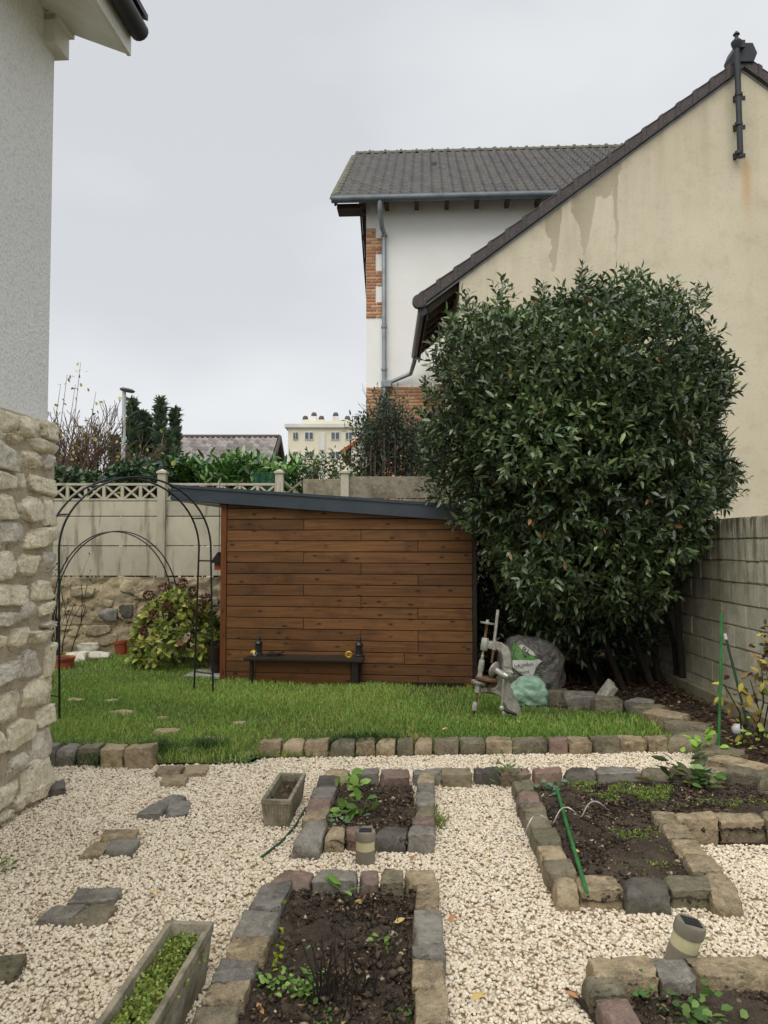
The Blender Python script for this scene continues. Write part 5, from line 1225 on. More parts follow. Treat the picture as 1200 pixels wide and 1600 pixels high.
# ================================================================ METAL ARCHES
def arch(root, A, Bp, off, zs, ztop, splay, rungs, r=.0105):
    """A, Bp: feet of one hoop; off: vector to the second hoop at the foot; zs: spring height"""
    A, Bp = Vector(A), Vector(Bp); mid = (A + Bp) / 2; half = (Bp - A) / 2
    def pt(t, s):                                      # t 0..1 along the hoop, s -1/+1 which hoop
        if t < .3: z = zs * t / .3; p = A.copy()
        elif t > .7: z = zs * (1 - t) / .3; p = Bp.copy()
        else:
            a = math.pi * (1 - (t - .3) / .4); p = mid + half * math.cos(a); z = zs + (ztop - zs) * math.sin(a)
        sp = 1 - (1 - splay) * min(1, z / zs) if z < zs else splay
        return Vector((p.x, p.y, z)) + off * (.5 * s * sp)
    ts = [0, .1, .2] + list(np.linspace(.3, .7, 33)) + [.8, .9, 1]
    for s in (-1, 1):
        m = MB(); m.tube([pt(t, s) for t in ts], r, 7); m.build('hoop', M['black_metal'], root, smooth=True)
    for t in rungs:
        m = MB(); m.tube([pt(t, -1), pt(t, 1)], r * .8, 6); m.build('rung', M['black_metal'], root)
Fa = G(93, 1130); Fr1, Fr2 = G(303, 1083), G(333, 1088)
off = (Fr2 - Fr1); Rm = (Fr1 + Fr2) / 2; La = Fa - off * .5
a1 = thing('garden_arch', 'tall black metal rose arch standing on the lawn before the shed', 'arch', ((La.x + Rm.x) / 2, (La.y + Rm.y) / 2, 0), 'black metal garden arches')
arch(a1, (La.x, La.y, 0), (Rm.x, Rm.y, 0), Vector((off.x, off.y, 0)), 1.55, 2.26, .62, (.045, .125, .2, .275, .36, .43, .5, .57, .64, .725, .8, .875, .955))
Y2 = 10.55
A2, B2_ = D(78, 1000, Y2), D(268, 1000, Y2)
a2 = thing('garden_arch', 'smaller black metal arch against the fence with bare climber stems', 'arch', ((A2.x + B2_.x) / 2, Y2, 0), 'black metal garden arches')
arch(a2, (A2.x, Y2 + .15, 0), (B2_.x, Y2 + .15, 0), Vector((.22, -.4, 0)), .75, D(160, 830, Y2).z, .8, (.1, .25, .33, .42, .58, .66, .75, .9), r=.009)
cl = thing('climber', 'bare climbing stems tangled on the left leg of the smaller arch', 'plant', (A2.x, Y2, 0))
m = MB(); tips = []
for i in range(7): branch_tree(m, Vector((A2.x + RNG.uniform(0, .3), Y2 + RNG.normal() * .1, 0)), Vector((RNG.normal() * .2 + .05, 0, 1)).normalized(), .8, .009, 2, .35, tips, 2, .4)
m.build('stems', M['dark_twig'], cl)
T = np.array([list(t[0]) for t in tips]); link('leaves', leaf_mesh('leaves', T - np.array(cl.location), RNG.normal(size=T.shape), .05, .03, pick([(lin(90, 80, 50), 1), (lin(80, 100, 60), 1)], len(T))), M['leaf'], cl)

# ---- hydrangea by the fence
hy = thing('hydrangea_bush', 'yellow green hydrangea bush with dried brown flower heads by the fence', 'bush', D(280, 1030, 10.0) * 1)
hy.location.z = 0
n = 330; a = RNG.uniform(-math.pi, math.pi, n); ph_ = np.arccos(RNG.uniform(-.1, 1, n)); rx, rz_ = .5, .84
hc = Vector((D(278, 1000, 10.0).x, 10.0, 0.05))
B = np.column_stack([hc.x + rx * np.cos(a) * np.sin(ph_), hc.y + .45 * np.sin(a) * np.sin(ph_), hc.z + rz_ * np.cos(ph_)]) * 1.0
P, d, l, w = sprigs(B, (B - np.array(hc)) * np.array([1, 1, .6]) + RNG.normal(size=B.shape) * .2, 7, .12, .105, .07, spread=1.1)
k = P[:, 2] > .12
link('foliage', leaf_mesh('foliage', P[k] - np.array(hy.location), d[k], l[k], w[k], pick([(lin(166, 172, 82), 3), (lin(196, 194, 104), 2.5), (lin(120, 138, 66), 2.5), (lin(130, 98, 70), .6), (lin(84, 98, 54), 1.2)], int(k.sum()))), M['leaf'], hy)
m = MB()
for i in range(14): b = B[i * 20]; m.tube([(hc.x + RNG.normal() * .12, hc.y + RNG.normal() * .1, -.02), tuple(b)], [.012, .007], 5, False)
m.build('stems', M['twig'], hy)
for px, py in ((232, 930), (256, 918), (285, 912), (300, 925), (225, 985), (322, 935), (240, 960), (262, 945), (312, 950)):
    c = D(px, py, 9.6); n = 70; q = unit(RNG.normal(size=(n, 3))); me = leaf_mesh('flower_head', np.array(c - hy.location) + q * .045, q + RNG.normal(size=q.shape) * .6, .035, .03, pick([(lin(120, 82, 70), 2), (lin(96, 66, 58), 1)], n)); link('flower_head', me, M['litter'], hy)

# ================================================================ POTS BY THE FENCE
def pot(px, py, r, h, mat, lab, cat='pot', taper=.75, lean=0.0):
    c = G(px, py); root = thing('flower_pot', lab, cat, (c.x, c.y, .02)); ax = Vector((math.sin(lean), 0, math.cos(lean))); b = Vector((c.x, c.y, .02 + abs(math.sin(lean)) * r))
    m = MB(); m.lathe([(r * taper, 0), (r * .93, h * .8), (r * 1.03, h * .81), (r * 1.04, h), (r * .9, h), (r * .86, h * .86)], b, 18, axis=ax); m.build('body', mat, root, smooth=True)
    m = MB(); m.lathe([(r * .84, h * .84), (r * .85, h * .87)], b, 14, axis=ax); m.build('soil', M['soil'], root); return root
pot(190, 1027, .09, .2, M['terracotta'], 'terracotta pot standing upright against the rubble wall', lean=-.15)
pot(203, 1026, .085, .19, M['terracotta'], 'terracotta pot leaning beside its twin near the hydrangea', lean=.2)
pot(96, 1046, .16, .14, M['terracotta'], 'broad low terracotta bowl at the foot of the climber', taper=.9)
q = plane_hit(333, 1055, -.15); pc = Vector((s0.x, s0.y, 0)) + Matrix.Rotation(srz, 3, 'Z') @ Vector((-.12, .25, .05))
pr = thing('tall_pot', 'dark glazed tall pot on a slab beside the shed corner', 'pot', pc)
m = MB(); m.lathe([(.07, 0), (.09, .05), (.125, .22), (.13, .3), (.14, .31), (.14, .33), (.12, .33), (.115, .28)], pc, 20); m.build('body', M['dark_glaze'], pr, smooth=True)
sc_ = Vector((s0.x, s0.y, 0)) + Matrix.Rotation(srz, 3, 'Z') @ Vector((-.22, .3, .03)); m = MB(); m.box(sc_, (.45, .6, .04), rz=srz); sb_ = m.build('paving_slab', M['slab'], None, bevel=.006); tag(sb_, 'pale concrete slab under the dark pot by the shed', 'paving slab')
bc = D(342, 882, 9.35); bh = thing('bird_feeder', 'small wooden bird feeder hanging at the shed corner', 'bird feeder', bc)
m = MB(); m.box(bc + Vector((0, 0, -.02)), (.09, .09, .09)); m.build('box', M['terracotta'], bh); m = MB(); m.prism([bc + Vector((-.09, -.08, .02)), bc + Vector((.09, -.08, .02)), bc + Vector((0, -.08, .15))], (0, .16, 0)); m.build('roof', M['black_metal'], bh)
m = MB(); m.tube([bc + Vector((0, 0, .14)), bc + Vector((0, .02, 1.1))], .004, 5); m.build('wire', M['black_metal'], bh)
for (x, y, w, h) in ((140, 1022, 34, 14), (160, 1016, 26, 16), (120, 1034, 30, 10), (150, 1032, 40, 8)):
    c = G(x, y); o = stone('border_stone', None, (c.x, c.y, .06), (w / 1200 * c.y, .2, h / 1200 * c.y * 1.6), 0, 'limestone_grey', lst=ROUGH); tag(o, 'rough pale border stone at the foot of the rubble wall', 'stone', 'border stones under the fence')

# ================================================================ TROUGHS
def trough(c0, c1, w, h, ztop, lab, grooves, fill):
    """c0, c1: middle of near and far rim ends (world)"""
    c0, c1 = Vector(c0), Vector(c1); mid = (c0 + c1) / 2; d = (c1 - c0); Ln = d.length; rz = math.atan2(-d.x, d.y)
    root = thing('planter_trough', lab, 'planter', (mid.x, mid.y, 0), rz=rz); t = .022; ti = .8
    def ring(sx, sy, z): return [Vector((-w / 2 * sx, -Ln / 2 * sy, z)), Vector((w / 2 * sx, -Ln / 2 * sy, z)), Vector((w / 2 * sx, Ln / 2 * sy, z)), Vector((-w / 2 * sx, Ln / 2 * sy, z))]
    iw, il = 1 - 2 * t / w, 1 - 2 * t / Ln
    R_ = [ring(ti, .9, 0.0), ring(.96, .985, h * .82), ring(1.0, 1.0, h * .84), ring(1, 1, h), ring(iw, il, h), ring(iw * .86, il * .95, h * .3)]
    m = MB(); m.v = [p for r in R_ for p in r]; m.f = [(3, 2, 1, 0)] + [(a * 4 + j, a * 4 + (j + 1) % 4, a * 4 + 4 + (j + 1) % 4, a * 4 + 4 + j) for a in range(5) for j in range(4)] + [(20, 21, 22, 23)]
    m.build('basin', M['planter'], root, world=False, bevel=.004)
    if grooves:
        for j in range(9):
            f = (j + .5) / 9 - .5; m = MB(); m.bar((f * w * .78, -Ln / 2 * .9, .01), (f * w * .94, -Ln / 2 * .985 - .002, h * .8), .008, .008, up=(0, 1, 0)); m.build('rib', M['planter'], root, world=False)
    m = MB(); zz_ = h * fill; m.add(ring(iw * .98, il * .99, zz_), [(0, 1, 2, 3)]); m.build('soil', M['soil'], root, world=False)
    return root, Ln, rz, mid
t1, *_ = trough(G(431, 1250, .17), G(457, 1207, .17), .17, .17, .17, 'small fluted concrete trough with bare soil beside a bed', True, .72)
T2w = .175; t2, L2, rz2, mid2 = trough((-.77, 2.02, .21), (G(298, 1438, .21).x, G(298, 1438, .21).y, .21), T2w, .21, .21, 'long concrete trough overgrown with green weeds', False, .72)
n = 520; B = np.column_stack([RNG.uniform(-.075, .075, n), RNG.uniform(-L2 / 2 * .95, L2 / 2 * .93, n), np.full(n, .15)]); P, d, l, w = sprigs(B, RNG.normal(size=B.shape) * .5 + np.array([0, 0, 1]), 9, .035, .017, .01)
wd = thing('trough_weeds', 'carpet of small bright green weeds filling the long trough', 'weeds', (mid2.x, mid2.y, .15), rz=rz2); wd['kind'] = 'stuff'
o = link('leaves', leaf_mesh('leaves', P - np.array([0, 0, .15]), d, l, w, pick([(lin(146, 164, 78), 3), (lin(116, 140, 62), 2), (lin(172, 182, 104), 1), (lin(134, 114, 70), .4)], len(P))), M['leaf'], wd); o['kind'] = 'stuff'
n = 60; B = np.column_stack([RNG.uniform(-.06, .06, n), RNG.uniform(-.2, .2, n), np.full(n, .0)])
tw_ = thing('dead_twigs', 'dry weed scraps on the soil of the small trough', 'weeds', (t1.location.x, t1.location.y, .125), rz=t1.rotation_euler.z)
link('leaves', leaf_mesh('leaves', B, RNG.normal(size=B.shape) + np.array([0, 0, .4]), .035, .012, pick([(lin(110, 84, 60), 2), (lin(110, 124, 70), 1)], n)), M['litter'], tw_)

# ================================================================ SOLAR LAMPS
def solar(base, axis, lab, r=.05, h=.17):
    root = thing('solar_lamp', lab, 'garden lamp', base); ax = Vector(axis).normalized()
    m = MB(); m.lathe([(r * .97, -.02), (r * .98, h * .47), (r * .94, h * .48)], base, 24, axis=ax); m.build('body', M['lamp_grey'], root, smooth=True)
    m = MB(); m.lathe([(r * .94, h * .475), (r * .95, h * .76)], base, 24, axis=ax); m.build('lens', M['lamp_lens'], root, smooth=True)
    m = MB(); m.lathe([(r * 1.02, h * .75), (r * 1.04, h * .78), (r * 1.04, h * .94), (r * .97, h), (r * .5, h * 1.005)], base, 24, axis=ax); cp = m.build('cap', M['lamp_grey'], root, smooth=True)
    q = Vector((0, 0, 1)).rotation_difference(ax); c = Vector(base) + ax * (h * 1.012)
    m = MB(); m.box(c, (r * 1.25, r * 1.0, .004), m=q.to_matrix()); s_ = m.build('solar_panel', M['solar'], root); s_.parent = cp; s_.location = (0, 0, 0)
solar(G(571, 1352), (0, 0, 1), 'upright round solar lamp against the small square bed')
solar(G(1058, 1512), (.28, -.1, 1), 'tilted round solar lamp behind the large rough blocks', r=.055, h=.185)

# ================================================================ OLD DRILL
YM = 7.1
def dm(x, y, dy=0.0): p = D(730 + x / 8, 945 + y / 8, YM); return p + Vector((0, dy, 0))
S8 = YM / 1200 / 8
gz = dm(0, 1460).z
dr = thing('pillar_drill', 'old cast iron hand crank pillar drill standing on the lawn', 'drill', dm(580, 1460))
body = [(255, 455), (350, 455), (440, 478), (510, 530), (545, 600), (552, 780), (545, 880), (530, 960), (545, 1050), (600, 1150), (650, 1260), (680, 1370), (692, 1470), (630, 1440), (520, 1395), (500, 1300), (450, 1220), (400, 1130), (300, 1090), (160, 1090), (165, 1030), (330, 1030), (372, 990), (385, 900), (440, 870), (440, 760), (435, 640), (415, 585), (370, 560), (255, 545)]
m = MB(); m.prism([dm(x, y, -.03) for x, y in body], (0, .075, 0)); m.build('frame', M['cast_iron'], dr, bevel=.008)
m = MB(); m.prism([dm(x, y, -.04) for x, y in [(500, 540), (535, 610), (540, 770), (450, 770), (452, 640), (470, 580)]], (0, .08, 0)); m.build('frame_web', M['cast_iron'], dr, bevel=.006)
m = MB(); m.prism([dm(x, y, -.012) for x, y in [(150, 1085), (400, 1130), (500, 1300), (430, 1390), (690, 1470), (560, 1050), (385, 900)]], (0, .024, 0)); m.build('frame_plate', M['rust'], dr)
for x in (455, 540, 650):
    m = MB(); t = dm(x, 1330 if x < 600 else 1400); m.tube([t, Vector((t.x + (.02 if x > 600 else -.01), t.y + (.12 if x == 540 else -.05), -.0))], [.02, .016], 8); m.build('foot', M['cast_iron'], dr)
m = MB(); m.tube([dm(380, 60, -.02), dm(335, 450, -.02)], .0145, 12); m.tube([dm(340, 445, -.02), dm(328, 560, -.02)], .02, 12); m.build('rack_rod', M['bright_steel'], dr, smooth=True)
m = MB(); m.tube([dm(325, 560, -.02), dm(300, 720, -.02)], .012, 10); m.build('rod_lower', M['rust'], dr, smooth=True)
ax = (dm(245, 220) - dm(90, 1260)).normalized()
def spin(x, y, prof, name, mat, n=18, dy=-.02):
    m = MB(); m.lathe([(r * S8, h * S8) for r, h in prof], dm(x, y, dy), n, axis=ax); return m.build(name, M[mat], dr, smooth=True)
spin(247, 225, [(20, -15), (85, -8), (88, 6), (60, 10), (22, 14), (18, 38), (8, 42)], 'feed_wheel', 'bright_steel', 24)
spin(220, 410, [(17, 0), (17, 175)], 'feed_screw', 'rust')
spin(203, 565, [(40, 0), (47, 20), (47, 130), (40, 155)], 'top_bearing', 'bright_steel')
spin(180, 690, [(18, 0), (20, 60), (12, 70), (14, 125)], 'spindle_neck', 'cast_iron')
spin(150, 900, [(32, 0), (32, 40), (28, 60), (36, 90), (36, 200), (30, 215)], 'quill', 'cast_iron')
g1 = spin(240, 920, [(125, -16), (130, -12), (130, 14), (125, 18)], 'crown_gear', 'rust', 32)
spin(140, 965, [(88, -18), (92, -14), (92, 12), (88, 18)], 'pinion_gear', 'cast_iron', 28)
for cx, cy, rr in ((240, 920, 133), (140, 965, 94)):
    m = MB(); c = dm(cx, cy, -.02); nn = 26 if rr > 100 else 20; u = ax.orthogonal().normalized(); v = ax.cross(u)
    for k in range(nn): a = 2 * math.pi * k / nn; m.bar(c + (u * math.cos(a) + v * math.sin(a)) * rr * S8 - ax * .008, c + (u * math.cos(a) + v * math.sin(a)) * rr * S8 + ax * .009, .007, .006)
    m.build('gear_teeth', M['rust'], dr)
spin(122, 1090, [(34, 0), (34, 100), (26, 110)], 'lower_bearing', 'bright_steel')
spin(108, 1200, [(13, 0), (13, 40), (20, 42), (20, 55), (13, 58), (13, 100)], 'drill_spindle', 'rust')
spin(88, 1310, [(22, -10), (36, 0), (38, 60), (30, 95), (16, 105)], 'chuck', 'bright_steel')
spin(80, 1345, [(6, -12), (14, 20)], 'chuck_jaw', 'black_metal', 8)
hubax = (Vector((.72, -.62, -.36))).normalized()
m = MB(); c = dm(315, 790, -.03); m.lathe([(85 * S8, 0), (98 * S8, .008), (98 * S8, .022), (80 * S8, .03), (45 * S8, .04)], c, 28, axis=hubax); m.build('crank_hub', M['cast_iron'], dr, smooth=True)
m = MB(); m.lathe([(40 * S8, .0), (40 * S8, .1), (44 * S8, .105), (44 * S8, .12), (36 * S8, .13), (36 * S8, .15), (24 * S8, .158), (10 * S8, .16)], c + hubax * .02, 20, axis=hubax); m.build('crank_shaft', M['bright_steel'], dr, smooth=True)
tip = c + hubax * .15
m = MB(); m.bar(dm(425, 900, -.13), dm(402, 1245, -.13), .018, .026, up=(0, 1, 0)); m.build('crank_arm', M['cast_iron'], dr, bevel=.004)
m = MB(); m.lathe([(20 * S8, -.02), (30 * S8, -.01), (30 * S8, .014), (18 * S8, .02)], dm(402, 1255, -.13), 14, axis=(0, -1, 0)); m.build('crank_boss', M['bright_steel'], dr, smooth=True)
m = MB(); m.tube([dm(410, 1265, -.12), dm(480, 1290, -.15), dm(580, 1325, -.16)], [.012, .016, .013], 10); m.build('crank_handle', M['black_wood'], dr, smooth=True)
m = MB(); m.box(dm(505, 845, -.035), (.07, .1, .055)); m.lathe([(.012, 0), (.012, .02)], dm(540, 830, -.085), 8, axis=(0, -1, 0)); m.build('collar', M['cast_iron'], dr, bevel=.008)
m = MB(); m.tube([dm(375 + 70 * math.cos(a) - 60, 960 + 85 * math.sin(a), -.03) for a in np.linspace(-.9, 1.6, 12)], .009, 8); m.build('yoke', M['cast_iron'], dr, smooth=True)
m = MB(); m.box(dm(268, 1040, -.03), (.03, .04, .075)); m.build('clamp', M['rust'], dr, bevel=.004)

# ================================================================ SACKS
def sack(name, c, rx, ry, rz_, mat, lab, seed, sq=.75, amp=.06):
    root = thing(name, lab, 'sack', (c[0], c[1], 0))
    bm = bmesh.new(); bmesh.ops.create_icosphere(bm, subdivisions=5, radius=1)
    co = np.array([v.co for v in bm.verts]); co = np.sign(co) * np.abs(co) ** sq
    nz1 = clump_noise(co, 2.0, seed); nz2 = np.abs(clump_noise(co, 5.5, seed + 1)); nz3 = 1 - np.abs(clump_noise(co * np.array([1, 1, .6]), 9, seed + 2)); co = co * (1 + amp * nz1 + amp * .6 * nz2 + amp * .35 * nz3)[:, None]
    co = co * np.array([rx, ry, rz_]) + np.array([0, 0, c[2]]); co[:, 2] = np.maximum(co[:, 2], .0)
    for v, p in zip(bm.verts, co): v.co = p
    for f in bm.faces: f.smooth = True
    me = bpy.data.meshes.new('film'); bm.to_mesh(me); bvh = BVHTree.FromBMesh(bm); bm.free()
    link('film', me, mat, root); return root, bvh
YBG = 8.05
c1_ = D(828, 1030, YBG)
sk1, bvh1 = sack('cement_sack', (c1_.x, YBG, c1_.z - .12), .30, .22, .34, M['grey_bag'], 'dark grey plastic sack with white and green print and lettering', 5, .85, .10)
c2_ = D(822, 1080, 7.75)
sk2, bvh2 = sack('green_sack', (c2_.x, 7.72, .11), .19, .16, .155, M['teal_bag'], 'crumpled pale sage green plastic sack slumped behind the drill', 9, .85, .10)
def project(me_pts, gap):
    out = []
    for p in me_pts:
        o = Vector((p.x, -2, p.z)) - Vector((sk1.location.x, YBG, 0)) + Vector((0, YBG, 0)) - Vector((0, YBG, 0))
        h = bvh1.ray_cast(Vector((p.x - sk1.location.x, -2, p.z)), Vector((0, 1, 0)))
        out.append((p.x - sk1.location.x, (h[0].y if h[0] is not None else -.1) - gap, p.z))
    return out
def patch(name, poly, mat, gap):
    P = [D(x, y, YBG - .2) for x, y in poly]; bm = bmesh.new(); bm.faces.new([bm.verts.new((p.x, 0, p.z)) for p in P]); bmesh.ops.triangulate(bm, faces=bm.faces[:])
    for _ in range(4): bmesh.ops.subdivide_edges(bm, edges=bm.edges[:], cuts=1)
    q = project([v.co.copy() for v in bm.verts], gap)
    for v, p in zip(bm.verts, q): v.co = p
    me = bpy.data.meshes.new(name); bm.to_mesh(me); bm.free(); return link(name, me, mat, sk1)
z8 = lambda x, y: (790 + x / 15, 990 + y / 15)
patch('print_green', [z8(*p) for p in [(225, 240), (300, 275), (420, 420), (640, 520), (740, 590), (560, 630), (350, 620), (190, 640), (150, 450)]], M['print_green'], .006)
patch('print_white', [z8(*p) for p in [(180, 640), (350, 618), (560, 632), (760, 590), (850, 640), (720, 760), (640, 960), (440, 990), (300, 900), (180, 800)]], M['print_white'], .007)
patch('print_white', [z8(*p) for p in [(335, 300), (420, 270), (560, 360), (660, 440), (700, 520), (620, 510), (480, 430), (400, 390)]], M['print_white'], .007)
def lettering(txt, px, py, hpx, rot, wide=1.0):
    cu = bpy.data.curves.new('txt', 'FONT'); cu.body = txt; cu.size = 1; ob = bpy.data.objects.new('txt', cu); COL.objects.link(ob)
    dg = bpy.context.evaluated_depsgraph_get(); me = bpy.data.meshes.new_from_object(ob.evaluated_get(dg)); bpy.data.objects.remove(ob)
    s = hpx / 1200 * (YBG - .2) / .7; a = D(px, py, YBG - .2); ca, sa = math.cos(rot), math.sin(rot)
    bm = bmesh.new(); bm.from_mesh(me); bmesh.ops.triangulate(bm, faces=bm.faces[:])
    pts = [Vector((a.x + (v.co.x * wide * ca - v.co.y * sa) * s, 0, a.z + (v.co.x * wide * sa + v.co.y * ca) * s)) for v in bm.verts]
    for v, p in zip(bm.verts, project(pts, .02)): v.co = p
    bm.to_mesh(me); bm.free(); me.materials.clear(); me.name = 'lettering'; link('lettering', me, M['print_black'], sk1)
lettering('RL', *z8(385, 395), 7, -.55, 1.2)
lettering('nos enduis', *z8(200, 800), 5.2, .16, .92)
lettering('ment', *z8(330, 940), 5.2, .14, .95)
ws = thing('white_sack', 'crumpled white plastic sheeting pushed behind the laurel stems', 'plastic sheet', (D(1040, 1010, 10.2).x, 10.2, 0))
bm = bmesh.new(); bmesh.ops.create_icosphere(bm, subdivisions=4, radius=1); co = np.array([v.co for v in bm.verts]); co *= (1 + .12 * np.abs(clump_noise(co, 4, 3)))[:, None]
for v, p in zip(bm.verts, co): v.co = (p[0] * .3, p[1] * .2, max(0, p[2] * .45 + .3))
me = bpy.data.meshes.new('film'); bm.to_mesh(me); bm.free(); link('film', me, M['white_plastic'], ws)

# ================================================================ STAKES, HOSES, SPIRAL
def rod(name, pts, r, mat, lab, cat, group=None, cap=None, n=8):
    base = Vector(pts[0]); root = thing(name, lab, cat, base, group)
    m = MB(); m.tube(pts, r, n); m.build('shaft', mat, root, smooth=True)
    if cap: m = MB(); e = Vector(pts[-1]); d = (e - Vector(pts[-2])).normalized(); m.tube([e - d * .04, e + d * .012], r * 1.15 if not isinstance(r, list) else r[-1] * 1.15, n); m.build('end_cap', cap, root)
    return root
b = G(1123, 1182); rod('garden_stake', [b, D(1128, 958, b.y)], .011, M['green_plastic'], 'bright green stake standing upright near the block wall', 'stake')
b = G(1170, 1140); rod('garden_stake', [b, D(1133, 992, b.y + .1)], .012, M['dark_green_plastic'], 'dark green stake with white tip leaning towards the upright one', 'stake', cap=M['white_plastic'])
p0, p1 = G(870, 1232, .10), G(917, 1394, .115); rod('green_pole', [p0, (p0 + p1) / 2 + Vector((0, 0, -.01)), p1], .0095, M['green_plastic'], 'straight green plastic pole lying across the soil bed', 'pole')
pts = [G(478, 1262, .015), G(462, 1290, .018), G(440, 1315, .02), G(408, 1340, .022)]; rod('thin_hose', pts, .007, M['dark_green_plastic'], 'short dark green hose end lying on gravel by the small trough', 'hose')
pts = [G(x, y, .055) for x, y in ((940, 1312), (905, 1303), (870, 1288), (852, 1270), (846, 1255), (858, 1242), (890, 1232), (950, 1226), (1010, 1222), (1075, 1226), (1140, 1234), (1210, 1246))]
rod('irrigation_pipe', pts, .009, M['black_rubber'], 'black irrigation pipe curling over the L shaped bed', 'pipe')
pts = []
for k in range(110):
    t = k / 109; c = G(790 + (950 - 790) * t, 1345 + (1280 - 1345) * t, 0); a = t * 2 * math.pi * 3.6 + .3
    c.z = .115 if t < .42 else .115 - (t - .42) * .09
    pts.append(c + Vector((.0, .045 * math.cos(a), .022 + .03 * math.sin(a) - (.035 if t < .18 else 0))))
rod('spiral_stake', pts, .004, M['bright_steel'], 'silver spiral tomato stake lying under the green pole', 'stake', n=6)
b = G(1153, 1150); gl = thing('white_globe', 'small white plastic globe lying in the bed by the block wall', 'globe', b)
m = MB(); m.lathe([(.045 * math.sin(a) + .001, .05 - .05 * math.cos(a)) for a in np.linspace(0, math.pi, 12)], b, 16); m.build('ball', M['white_plastic'], gl, smooth=True)
m = MB(); m.lathe([(.014, .095), (.014, .12), (.008, .125)], b, 10, axis=(.3, 0, 1)); m.build('neck', M['white_plastic'], gl, smooth=True)
b = G(945, 1600, .02); tw = [G(885, 1545, .03), G(905, 1562, .035), G(925, 1585, .03), G(940, 1610, .03)]
rod('dead_stick', tw, [.006, .01, .01, .008], M['dark_twig'], 'dark stick lying on gravel beside the red block', 'stick')
rod('pale_root', [G(1150, 1212, .04), G(1172, 1207, .08), G(1185, 1199, .1), G(1215, 1198, .09)], [.006, .007, .006, .005], M['flat_stone'], 'pale bare vine stem lying over the path edging blocks', 'stem')

# ================================================================ SMALL PLANTS
def rosette(name, lab, px, py, n, L, W, cols, z=.04, up=.5, tl=.05, per=1, cat='plant', group=None, r=.03, mat='leaf', shape=((.35, 1), (.72, .8))):
    c = G(px, py, z); root = thing(name, lab, cat, c, group)
    a = RNG.uniform(0, 6.28, n); q = np.abs(RNG.normal(size=n)) * r * .8; zz_ = np.abs(RNG.normal(size=n)) * tl * .8
    B = np.column_stack([q * np.cos(a), q * np.sin(a), zz_]); a2 = a + RNG.normal(size=n) * .7
    Dv = np.column_stack([np.cos(a2), np.sin(a2), RNG.uniform(.1, 1.1, n) * up])
    link('leaves', leaf_mesh('leaves', B, Dv, L * RNG.uniform(.45, 1.1, n), W * RNG.uniform(.6, 1.1, n), pick(cols, n), shape=shape), M[mat], root)
    m = MB()
    for i in range(n): m.tube([(RNG.normal() * r * .15, RNG.normal() * r * .15, -.03), (B[i, 0] * .5, B[i, 1] * .5, B[i, 2] * .75), tuple(B[i])], .0016, 3, False)
    m.build('stems', M['stem'], root)
    return root
M['stem'] = simple('green_stem', lin(110, 130, 76), lin(90, 100, 60), 10, .6)
LG = [(lin(120, 158, 72), 3), (lin(146, 178, 92), 2), (lin(96, 132, 62), 2)]
MG = [(lin(92, 126, 60), 3), (lin(76, 108, 54), 2), (lin(120, 148, 80), 1)]
BL = ((.3, 1.0), (.7, .95))
rosette('mallow_plant', 'broad leaved pale green plant in the small square bed', 545, 1275, 26, .075, .07, LG, z=.04, tl=.12, r=.07, shape=BL)
rosette('mallow_plant', 'smaller broad leaved plant at the back of the small square bed', 548, 1232, 12, .085, .08, LG, z=.04, tl=.12, r=.05, shape=BL)
rosette('weed', 'grey green spreading weed by the front edge of the small square bed', 535, 1290, 40, .05, .025, [(lin(128, 150, 110), 1), (lin(106, 134, 92), 1)], tl=.03, r=.1)
rosette('weed', 'young rosette weed beneath the pale grey sett', 533, 1408, 10, .09, .03, LG, z=.035, up=.6, r=.015)
rosette('strawberry_plant', 'cluster of lobed green leaves among the dark stems bed', 478, 1555, 70, .026, .021, LG, z=.06, tl=.05, r=.055, shape=BL)
rosette('strawberry_plant', 'small lobed seedling along the mossy stones', 425, 1545, 44, .024, .02, LG, z=.06, tl=.03, r=.05, shape=BL)
rosette('weed', 'little seedling alone mid soil in the long bed', 592, 1482, 22, .035, .02, LG, z=.035, tl=.03, r=.04)
rosette('broadleaf_weed', 'pale broad leaved weed in front of the bare dark stems', 500, 1592, 10, .055, .03, LG, z=.035, up=.5, tl=.03, r=.03, shape=BL)
rosette('weed', 'small weed at the foot of the tan blocks on the long bed', 632, 1585, 20, .04, .025, MG, z=.035, tl=.02, r=.04)
rosette('lobelia_clump', 'fine green clump growing against the dividing sett row', 790, 1228, 150, .055, .012, MG, z=.02, tl=.12, up=.9, r=.08)
rosette('hellebore', 'dark leathery leaved plant drooping over the black pipe', 1075, 1222, 60, .13, .04, [(lin(86, 96, 52), 2), (lin(70, 86, 46), 2), (lin(120, 116, 60), 1)], z=.06, tl=.1, up=.6, r=.12, mat='leaf_gloss')
rosette('hellebore', 'broad ribbed green leaves next to the pale vine stem', 1108, 1228, 30, .11, .042, MG, z=.06, tl=.08, up=.5, r=.06, mat='leaf_gloss')
rosette('lettuce_plant', 'bright lime green leafy plant at the corner of the lawn edging', 1100, 1180, 26, .085, .055, [(lin(150, 190, 80), 2), (lin(176, 206, 110), 1)], z=.06, tl=.1, up=.9, r=.05, shape=BL)
rosette('weed', 'lime green low weed around the white globe', 1160, 1170, 26, .05, .036, [(lin(150, 178, 70), 2), (lin(120, 150, 60), 1)], z=.03, tl=.12, r=.12, shape=BL)
rosette('brassica_plant', 'blue green lobed weed at the head of the green pole', 862, 1240, 30, .05, .03, [(lin(126, 156, 128), 1), (lin(104, 136, 104), 1)], z=.05, tl=.06, r=.07)
rosette('brassica_plant', 'leafy green plant inside the large rough block bed', 1090, 1596, 60, .04, .03, MG, z=.05, tl=.05, r=.07, shape=BL)
